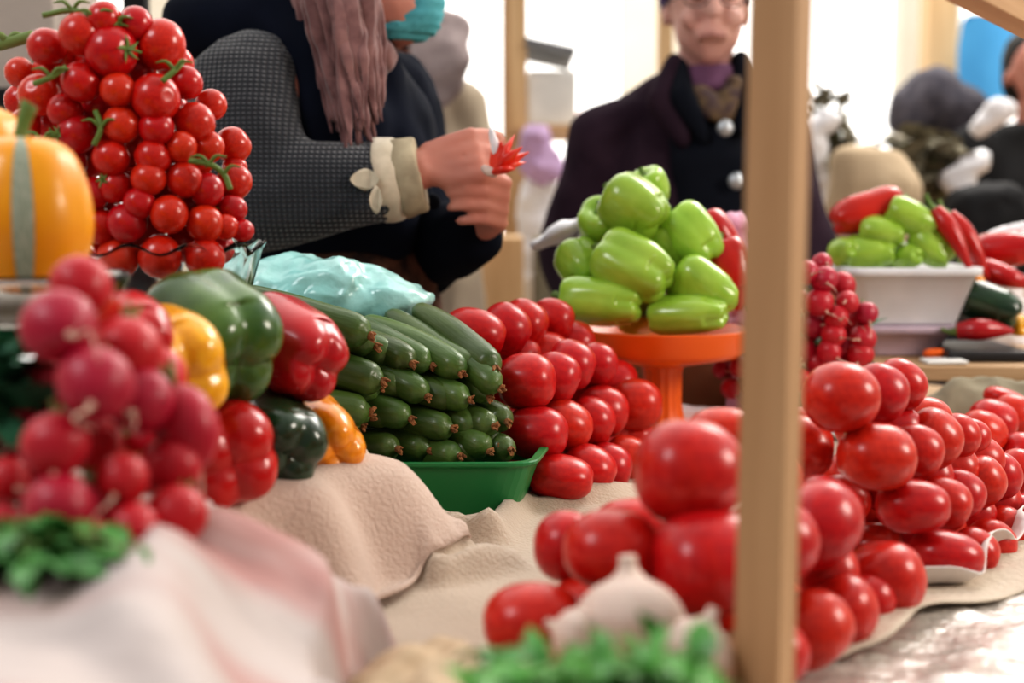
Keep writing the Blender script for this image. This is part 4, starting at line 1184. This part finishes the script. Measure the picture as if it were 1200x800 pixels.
# --- shopper in plum coat and purple hat
YW = 2.8; Hc = at(829, 12, YW)
bx = at(812, 0, YW).x
body = [[((bx, YW + .06, .82), (.17, .13, .12)), ((bx, YW + .06, 1.0), (.165, .12, .12)), ((bx, YW + .05, 1.2), (.15, .105, .08)), ((bx, YW + .05, 1.28), (.11, .08, .04))],
        [((bx + .01, YW + .04, 1.31), .06), (Hc + Vector((0, .02, -.08)), .056)],
        [(Hc + Vector((0, .02, .045)), (.078, .095, .085)), (Hc + Vector((0, -.012, -.045)), (.066, .07, .05)), (Hc + Vector((0, -.03, -.085)), (.032, .03, .024))],
        [(Hc + Vector((0, -.093, .012)), (.010, .012, .012)), (Hc + Vector((0, -.102, -.018)), (.017, .016, .011))],
        [(Hc + Vector((-.040, -.066, -.025)), (.024, .018, .02))], [(Hc + Vector((.040, -.066, -.025)), (.024, .018, .02))],
        [(Hc + Vector((-.078, .02, -.005)), (.009, .018, .028))], [(Hc + Vector((.078, .02, -.005)), (.009, .018, .028))],
        [(Hc + Vector((-.025, -.078, -.058)), .009), (Hc + Vector((0, -.086, -.056)), .010), (Hc + Vector((.025, -.078, -.058)), .009)],
        [(Hc + Vector((-.05, -.07, .036)), .012), (Hc + Vector((-.018, -.082, .036)), .012)], [(Hc + Vector((.05, -.07, .036)), .012), (Hc + Vector((.018, -.082, .036)), .012)]]
for sg in (-1, 1):
    s_, e_, w_ = Vector((bx + sg * .16, YW + .05, 1.23)), Vector((bx + sg * .225, YW + .03, 1.02)), Vector((bx + sg * .17, YW - .10, .90))
    body += [[(s_, .05), (e_, .048), (w_, .03)]]
    hand(body, w_, (-sg * .75, -.5, -.25), (-sg * .3, .6, -.6), (0, -.6, .75) , curls=(30, 35, 25))
    body += [[((bx + sg * .085, YW + .06, .82), .095), ((bx + sg * .09, YW + .05, .45), .062), ((bx + sg * .09, YW + .07, .09), .042), ((bx + sg * .10, YW - .02, .04), (.04, .07, .03))]]
W2 = link('person', blob(body, .0055, 6), M['skin2'])
tag(W2, 'older woman in plum coat and purple knit hat with glasses, standing and watching', 'person')
coat = [[((bx, YW + .06, .55), (.24, .18, .03)), ((bx, YW + .06, .9), (.215, .165, .06)), ((bx, YW + .055, 1.15), (.205, .15, .08)), ((bx, YW + .055, 1.29), (.17, .11, .045)), ((bx + .01, YW + .06, 1.355), (.085, .075, .02))]]
coat += [[((bx + sg * .05, YW + .055, 1.345), (.05, .06, .035)), ((bx + sg * .15, YW + .05, 1.262), (.06, .08, .05))] for sg in (-1, 1)]
coat += [[((bx + sg * .09, YW + .055, 1.30), (.08, .09, .045)), ((bx + sg * .175, YW + .05, 1.25), (.065, .08, .06)), ((bx + sg * .19, YW + .05, 1.10), (.06, .08, .06))] for sg in (-1, 1)]
coat_me = blob(coat, .009, 5)
COAT = link('coat', wrinkle(coat_me, .010, 9, 2), M['coat'], W2)
for sg in (-1, 1):
    s_, e_, w_ = Vector((bx + sg * .165, YW + .05, 1.235)), Vector((bx + sg * .225, YW + .03, 1.02)), Vector((bx + sg * .18, YW - .08, .905))
    link('coat_sleeve', wrinkle(blob([[(s_, .075), (e_, .078), (w_, .056)]], .009, 5), .012, 12, sg), M['coat'], W2)
# front panel and collar wings
fp = blob([[((bx + .045, YW - .075, .62), (.08, .035, .03)), ((bx + .045, YW - .08, 1.0), (.075, .03, .05)), ((bx + .03, YW - .072, 1.2), (.085, .03, .04)), ((bx + .02, YW - .035, 1.30), (.075, .035, .03))]], .008, 4)
link('front_panel', wrinkle(fp, .005, 16), M['placket'], W2)
cl_ = blob([[(at(790, 78, YW - .02), (.020, .03, .028)), (at(775, 118, YW - .07), (.030, .022, .03)), (at(800, 160, YW - .085), (.020, .014, .025))]], .006, 4)
link('collar', cl_, M['coat'], W2)
cl_ = blob([[(at(797, 80, YW - .02), (.016, .03, .022)), (at(800, 115, YW - .085), (.026, .02, .03)), (at(825, 158, YW - .10), (.014, .012, .02))]], .006, 4)
link('collar', cl_, M['placket'], W2)
cl_ = blob([[(at(868, 75, YW - .0), (.022, .03, .028)), (at(880, 110, YW - .06), (.035, .022, .03)), (at(868, 150, YW - .09), (.016, .014, .02))]], .006, 4)
link('collar', cl_, M['placket'], W2)
link('roll_neck', blob([[(at(829, 88, YW + .02), (.072, .07, .030)), (at(829, 104, YW + .01), (.068, .075, .022))]], .006, 4), M['mauve'], W2)
link('neckerchief', wrinkle(blob([[(at(818, 108, YW - .05), (.03, .03, .015)), (at(843, 132, YW - .095), (.030, .016, .02))], [(at(862, 100, YW - .05), (.02, .03, .02)), (at(846, 134, YW - .095), (.026, .016, .02))]], .006, 3), .004, 40), M['olive'], W2)
for (px, py) in ((850, 150), (863, 212), (866, 275)):
    me_ = lathe([(0, .007), (.006, .006), (.013, .004), (.016, 0), (.014, -.003), (0, -.003)], 24)
    b_ = link('button', me_, M['metal'], COAT); b_.location = at(px, py, YW - .122); b_.rotation_euler = (R(90), 0, 0)
hat = blob([[(Hc + Vector((0, .03, .062)), (.090, .105, .03)), (Hc + Vector((0, .03, .10)), (.086, .098, .055))]], .006, 3)
link('knit_hat', wrinkle(hat, .003, 50), M['beanie'], W2)
for sg in (-1, 1):
    sd_ = blob([[(Hc + Vector((sg * .080, .035, .05)), (.014, .06, .03)), (Hc + Vector((sg * .078, .04, .015)), (.010, .04, .02))]], .006, 2)
    link('hat_flap', sd_, M['beanie'], W2)
bm = bmesh.new()
for sg in (-1, 1):
    c_ = Hc + Vector((sg * .034, -.098, .012))
    pts = [c_ + Vector((.024 * math.cos(t_ * math.pi / 6), .004 * abs(math.cos(t_ * math.pi / 6)), .018 * math.sin(t_ * math.pi / 6))) for t_ in range(13)]
    tube_bm(bm, pts, [.0016] * 13, 6, 1, 40)
    tube_bm(bm, [c_ + Vector((sg * .024, .004, .004)), Hc + Vector((sg * .080, -.02, .012)), Hc + Vector((sg * .082, .03, .008))], [.0016] * 3, 6, 1, 10)
tube_bm(bm, [Hc + Vector((-.011, -.10, .016)), Hc + Vector((0, -.106, .02)), Hc + Vector((.011, -.10, .016))], [.0016] * 3, 6, 1, 8)
link('glasses', mesh_of(bm), M['lens'], W2)
for sg in (-1, 1):
    link('eye', blob([[(Hc + Vector((sg * .033, -.080, .014)), (.011, .006, .005))]], .0025, 1), M['eye'], W2)
link('mouth', blob([[(Hc + Vector((-.022, -.084, -.058)), .005), (Hc + Vector((0, -.0945, -.056)), .0055), (Hc + Vector((.022, -.084, -.058)), .005)]], .003, 1), M['lip'], W2)

# --- simpler figures far back, each one whole body with clothes
def figure(x, y, H_, m_coat, hairm, label, face=-1, width=1.0, extra=None, lean=Vector((0, 0, 0)), skin='skin'):
    k = H_ / 1.65
    def P_(a, b, c_): return Vector((x + a * k * width, y + b * k, c_ * k)) + lean * max(0, c_ - .8)
    bd = [[(P_(0, 0, .85), (.15, .12, .12)), (P_(0, 0, 1.05), (.13, .11, .1)), (P_(0, 0, 1.25), (.16, .11, .1)), (P_(0, 0, 1.36), (.13, .08, .04))],
          [(P_(0, 0, 1.38), .05), (P_(0, .02 * face, 1.46), .05)], [(P_(0, .01 * face, 1.57), (.075, .09, .09)), (P_(0, .04 * face, 1.50), (.055, .055, .05))],
          [(P_(0, .095 * face, 1.53), .014)], [(P_(-.075, 0, 1.53), (.008, .015, .024))], [(P_(.075, 0, 1.53), (.008, .015, .024))]]
    for sg in (-1, 1):
        bd += [[(P_(sg * .17, 0, 1.33), .055), (P_(sg * .22, .02 * face, 1.08), .045), (P_(sg * .17, .18 * face, .98), .03)]]
        hand(bd, P_(sg * .17, .18 * face, .98), (-sg * .4, face * .8, 0), (0, 0, -1), (-sg * .8, -face * .4, .1), curls=(20, 25, 20))
        bd += [[(P_(sg * .085, 0, .85), .09), (P_(sg * .09, 0, .47), .06), (P_(sg * .09, 0, .09), .042), (P_(sg * .09, .10 * face, .04), (.04, .06, .03))]]
    o_ = link('person', blob(bd, .007, 2), M[skin]); tag(o_, label, 'person')
    ct = blob([[(P_(0, 0, .60), (.20, .16, .03)), (P_(0, 0, .9), (.19, .15, .06)), (P_(0, 0, 1.2), (.185, .14, .08)), (P_(0, 0, 1.37), (.13, .09, .04))]] +
              [[(P_(sg * .165, 0, 1.32), .075), (P_(sg * .22, .02 * face, 1.08), .068), (P_(sg * .18, .14 * face, 1.0), .052)] for sg in (-1, 1)], .011, 4)
    link('coat', wrinkle(ct, .014, 9, x), M[m_coat], o_)
    link('trousers', blob([[(P_(sg * .085, 0, .85), .11), (P_(sg * .09, 0, .47), .08), (P_(sg * .09, 0, .10), .06)] for sg in (-1, 1)], .011, 3), M['black'], o_)
    link('hair', blob([[(P_(0, -.025 * face, 1.60), (.085, .09, .09)), (P_(0, -.05 * face, 1.52), (.078, .06, .07))]], .008, 2), M[hairm], o_)
    for sg in (-1, 1): link('eye', blob([[(P_(sg * .03, .085 * face, 1.56), (.011, .007, .006))]], .003, 1), M['eye'], o_)
    return o_
W3 = figure(at(478, 0, 3.4).x, 3.4, 1.68, 'tan', 'hair', 'person in a pale tan coat with lilac scarf, standing beyond the seller', 1, .70)
link('scarf', wrinkle(blob([[(at(515, 30, 3.26), (.075, .04, .04)), (at(518, 70, 3.22), (.07, .03, .06)), (at(515, 105, 3.24), (.05, .03, .05))]], .01, 3), .01, 20), M['lilac'], W3)
W4 = figure(at(1098, 0, 4.6).x, 4.6, 1.52, 'greyprint', 'greyprint', 'person in a grey patterned jacket and hood, seen from behind beneath the blue tarp', 1, 1.45)
link('hood', wrinkle(blob([[(at(1062, 138, 4.45), (.07, .08, .06)), (at(1092, 108, 4.45), (.10, .10, .07)), (at(1135, 140, 4.45), (.09, .09, .08)), (at(1150, 200, 4.45), (.10, .09, .10))]], .012, 4), .02, 12), M['greyprint'], W4)
W5 = figure(at(1215, 0, 4.2).x, 4.2, 1.60, 'black', 'hair', 'dark-haired person in a black jacket at the picture edge', -1, 1.1)

# ------------------------------------------------------------------ hall behind
struct(link('floor', box((-9, -4, -.1), (9, 12, 0), 0), M['floor'], smooth=False))
WB = 9.5
def wb(nm, x0, x1, z0, z1, m='wall', y0=WB, y1=WB + .2):
    struct(link(nm, box((x0, y0, z0), (x1, y1, z1), 0), M[m], smooth=False))
bm = bmesh.new()
box_bm(bm, (-9, WB, 0), (9, WB + .2, .75)); box_bm(bm, (-9, WB, 3.6), (9, WB + .2, 5))
for x in (-9, -5.2, -2.4, -1.0, .72, 2.55, 5.3, 8.6): box_bm(bm, (x, WB, .75), (x + .4, WB + .2, 3.6))
struct(link('wall_back', mesh_of(bm), M['wall'], smooth=False))
struct(link('wall_left', box((-9.2, -4, 0), (-9, 12, 5), 0), M['wall'], smooth=False))
struct(link('wall_right', box((9, -4, 0), (9.2, 12, 5), 0), M['wall'], smooth=False))
pane = mat('window_glass', (.98, .99, 1), .02, trans=1, ior=1.05)
for i, (x0, x1) in enumerate(((-4.8, -2.4), (-2.0, -1.0), (-.6, .72), (1.12, 2.55), (2.95, 5.3))):
    w_ = struct(link(f'window_{i + 1}', box((x0 - .03, WB - .03, .70), (x1 + .03, WB + .01, .76), .005), M['wall'], smooth=False))
    w_['label'] = 'pale window sill'
# pillar
c0 = at(1088, 0, 7.2).x; c1 = at(1124, 0, 7.2).x
o = struct(link('column_1', box((c0, 7.2, 0), (c1, 7.36, 4.5), .01), M['wood_light'], smooth=False))
o = link('tarp_sheet', sheet(lambda x, y: 0, at(1122, 0, 7).x, at(1290, 0, 7).x, 0, .75, .05), M['blue'])  # plain tarpaulin sheet, not a curtain; nothing is built to hold it
for v in o.data.vertices: v.co = Vector((v.co.x, 7.0 + .03 * math.sin(v.co.x * 14), 1.62 + v.co.y * .52 + (.05 - .12 * (v.co.x - 2.2) if v.co.y > .6 else 0)))
tag(o, 'bright blue tarpaulin hanging at the far end of the hall', 'tarp')
for x in (at(1126, 0, 7).x, at(1285, 0, 7).x):
    pass
# far stall: posts, shelf, goods
YS = 4.3
st = empty('far_stall', (at(680, 0, YS).x, YS, 0)); tag(st, 'pale wooden stall frame with a shelf between the two women', 'stall')
for px, w_ in ((607, .026), (780, .022)):
    x = at(px, 0, YS).x; part('post', box((x - w_, YS - .02, 0), (x + w_, YS + .02, 2.4), .003), M['wood_light'], st, False)
x = at(594, 0, YS + .5).x; part('post', box((x - .016, YS + .48, 0), (x + .016, YS + .52, 2.4), .003), M['orange'] if 0 else M['wood'], st, False)
zsh = at(0, 147, YS).z
part('shelf_board', box((at(600, 0, YS).x, YS - .05, zsh - .03), (at(790, 0, YS).x, YS + .40, zsh), .003), M['wood_light'], st, False)
part('lower_board', box((at(600, 0, YS).x, YS - .02, .72), (at(790, 0, YS).x, YS + .40, .76), .003), M['wood_light'], st, False)
bm = bmesh.new(); box_bm(bm, (at(615, 0, YS).x, YS - .03, 1.575), (at(675, 0, YS).x, YS + .45, 1.60), .003, Matrix.Rotation(R(12), 3, 'Y'))
part('awning', mesh_of(bm), M['grey'], st, False)
tag(link('foam_box', box((at(618, 0, YS).x, YS, zsh), (at(676, 0, YS).x, YS + .3, at(0, 82, YS).z), .01), M['foam'], smooth=False), 'white foam box on the shelf of the far stall', 'box')
for k, (px, py) in enumerate(((684, 118), (694, 125))):
    me = blob([[(at(px, py, YS + .1), .028)]], .006, 2); mz = min(v.co.z for v in me.vertices)
    for v in me.vertices: v.co.z += zsh - mz
    tag(link('red_fruit', me, M['tomato']), ['red fruit on the far shelf next to the foam box', 'red fruit on the far shelf nearer the plum coat'][k], 'fruit')
me = crumple(blob([[(at(628, 165, YS - .1), (.05, .03, .06)), (at(636, 195, YS - .1), (.07, .04, .06))]], .01, 2), .015, 14)
tag(link('plastic_bag', me, M['lilac_bag']), 'lilac plastic bag hanging from the far stall shelf', 'bag')
me = crumple(blob([[(at(632, 215, YS - .05), (.06, .03, .05)), (at(632, 330, YS - .05), (.08, .04, .15))]], .012, 2), .015, 12)
tag(link('plastic_sheet', me, M['white_bag']), 'white plastic sheet hanging below the lilac bag', 'plastic sheet')
for k, (px, py, m_, lb) in enumerate(((560, 300, 'wood_light', 'pale wooden crate on the floor beyond the seller\'s hands'), (680, 300, 'khaki', 'khaki crate on the floor under the far stall'))):
    p_ = at(px, py, 3.75)
    bm = bmesh.new(); 
    box_bm(bm, (p_.x - .12, p_.y, 0.0), (p_.x + .12, p_.y + .3, p_.z + .05), .01)
    tag(link('crate', mesh_of(bm), M[m_], smooth=False), lb, 'crate')
# hanging lamps far back
# tan sack on a back table
tb = empty('back_table', (1.05, 3.55, 0)); tag(tb, 'plain table far behind the white bowl', 'table')
part('tabletop', box((at(940, 0, 3.3).x, 3.25, .90), (2.2, 3.86, .94), .004), M['board'], tb, False)
for x in (.75, 2.1):
    for y in (3.3, 3.82): part('leg', box((x - .03, y - .03, 0), (x + .03, y + .03, .90), .003), M['board'], tb, False)
me = wrinkle(blob([[(at(1020, 300, 3.45), (.12, .09, .05)), (at(1024, 215, 3.45), (.115, .085, .06)), (at(1018, 182, 3.45), (.09, .06, .025))]], .01, 4), .01, 10)
mz = min(v.co.z for v in me.vertices)
for v in me.vertices:
    v.co.z = max(v.co.z, .941)
tag(link('burlap_sack', me, M['tan_sack']), 'full tan sack standing behind the white bowl', 'sack')
me = crumple(blob([[(at(1160, 240, 3.4), (.10, .08, .06)), (at(1165, 300, 3.4), (.14, .10, .06))]], .01, 3), .015, 10)
for v in me.vertices: v.co.z = max(v.co.z, .941)
tag(link('bag', me, M['black']), 'black bag on the back table by the far red peppers', 'bag')
link('scarf', wrinkle(blob([[(at(1148, 148, 3.98), (.03, .03, .03)), (at(1172, 130, 3.96), (.05, .03, .04))]], .01, 3), .01, 20), M['white_bag'], W5)  # bright glare over the black jacket, modelled as a white cloth shape
for k, (px, py, rx, rz, lb) in enumerate(((1130, 200, .03, .035, 'small white bag beside the black bag'), (955, 150, .03, .03, 'pale bag stacked on leafy goods by the post'))):
    p_ = at(px, py, 3.6)
    me = crumple(blob([[(p_ + Vector((-rx, 0, -rz * .6)), (.035, .03, .03)), (p_ + Vector((rx, 0, rz * .6)), (.04, .03, .035))], [(p_, .03), (Vector((p_.x, 3.62, .97)), (.06, .05, .03))]], .008, 2), .008, 25)
    tag(link('plastic_bag', me, M['white_bag']), lb, 'bag')
bunch('greens_heap', at(1080, 200, 3.7), (at(1080, 0, 3.7).x, 3.7, .942), 150, (.06, .05, .045), .07, .03, 'khaki', 'heap of dull khaki leaves behind the tan sack', 'leaves', 12)
bunch('greens_heap', at(955, 170, 3.7), (at(955, 0, 3.7).x, 3.7, .942), 140, (.05, .05, .06), .07, .02, 'khaki', 'heap of dull leaves just past the post', 'leaves', 13)
# goods behind the cherry tomatoes
sh_ = empty('side_rack', (-.95, 2.75, 0)); tag(sh_, 'dark rack with boxes behind the cherry tomatoes', 'rack')
for z in (.75, 1.33): part('shelf_board', box((-1.35, 2.6, z - .03), (-.66, 3.0, z), .003), M['black'], sh_, False)
for x in (-1.33, -.68):
    for y in (2.62, 2.98): part('upright', box((x - .02, y - .02, 0), (x + .02, y + .02, 1.6), .002), M['black'], sh_, False)
tag(link('box', box((-1.2, 2.65, 1.331), (-.84, 2.95, 1.60), .006), mat('pale_card', (.52, .45, .40), .8), smooth=False), 'pale cardboard box on top of the dark rack', 'box')
tag(link('box', box((-1.25, 2.65, .751), (-.75, 2.95, 1.05), .006), M['khaki'], smooth=False), 'khaki box on the lower shelf of the dark rack', 'box')

# ------------------------------------------------------------------ light
w = bpy.data.worlds.new('world'); scene.world = w; w.use_nodes = True
nt = w.node_tree; N = nt.nodes; L = nt.links
bgn = N['Background']
tc = N.new('ShaderNodeTexCoord'); sp = N.new('ShaderNodeSeparateXYZ'); L.new(tc.outputs['Generated'], sp.inputs[0])
ry = N.new('ShaderNodeMapRange'); ry.inputs['From Min'].default_value = -.2; ry.inputs['From Max'].default_value = .9; ry.inputs['To Min'].default_value = .12; ry.inputs['To Max'].default_value = 2.4
L.new(sp.outputs['Y'], ry.inputs['Value'])
rz = N.new('ShaderNodeMapRange'); rz.inputs['From Min'].default_value = -.1; rz.inputs['From Max'].default_value = 1; rz.inputs['To Min'].default_value = .0; rz.inputs['To Max'].default_value = .55
L.new(sp.outputs['Z'], rz.inputs['Value'])
ad = N.new('ShaderNodeMath'); ad.operation = 'ADD'; L.new(ry.outputs[0], ad.inputs[0]); L.new(rz.outputs[0], ad.inputs[1])
L.new(ad.outputs[0], bgn.inputs['Strength']); bgn.inputs['Color'].default_value = (1, .97, .92, 1)

def area(name, loc, target, size, energy, col=(1, 1, 1), sy=None):
    l = bpy.data.lights.new(name, 'AREA'); l.energy = energy; l.color = col; l.shape = 'RECTANGLE'; l.size = size; l.size_y = sy or size
    o_ = bpy.data.objects.new(name, l); COL.objects.link(o_); o_.location = loc
    o_.rotation_euler = (Vector(target) - Vector(loc)).to_track_quat('-Z', 'Y').to_euler()
    return o_
area('fill_front', (-1.6, -.2, 2.9), (0, 1.4, .9), .8, 27, (.96, .97, 1))  # added area lamp for lit fronts and upper-left highlights; no skylight is built
area('rim_back', (1.8, 3.6, 3.2), (.2, 1.4, .9), 1.2, 55, (1, .95, .88))  # added overhead area lamp behind the stall, gives the rim light
area('fill_side', (2.3, .9, 2.0), (.1, 1.2, .9), .7, 40, (1, .9, .8))  # added area lamp to lighten the post's right face and tomato edges
area('wall_wash', (.5, 6.5, 4.2), (0, 8.5, 1.2), 4, 260, (1, .95, .86))  # added area lamp that only brightens the far wall

scene.view_settings.view_transform = 'Standard'
try: scene.view_settings.look = 'Medium High Contrast'
except Exception as ex: print('LOOK', ex)
scene.view_settings.exposure = -.12
scene.cycles.use_denoising = True
scene.cycles.max_bounces = 10
scene.cycles.transparent_max_bounces = 12
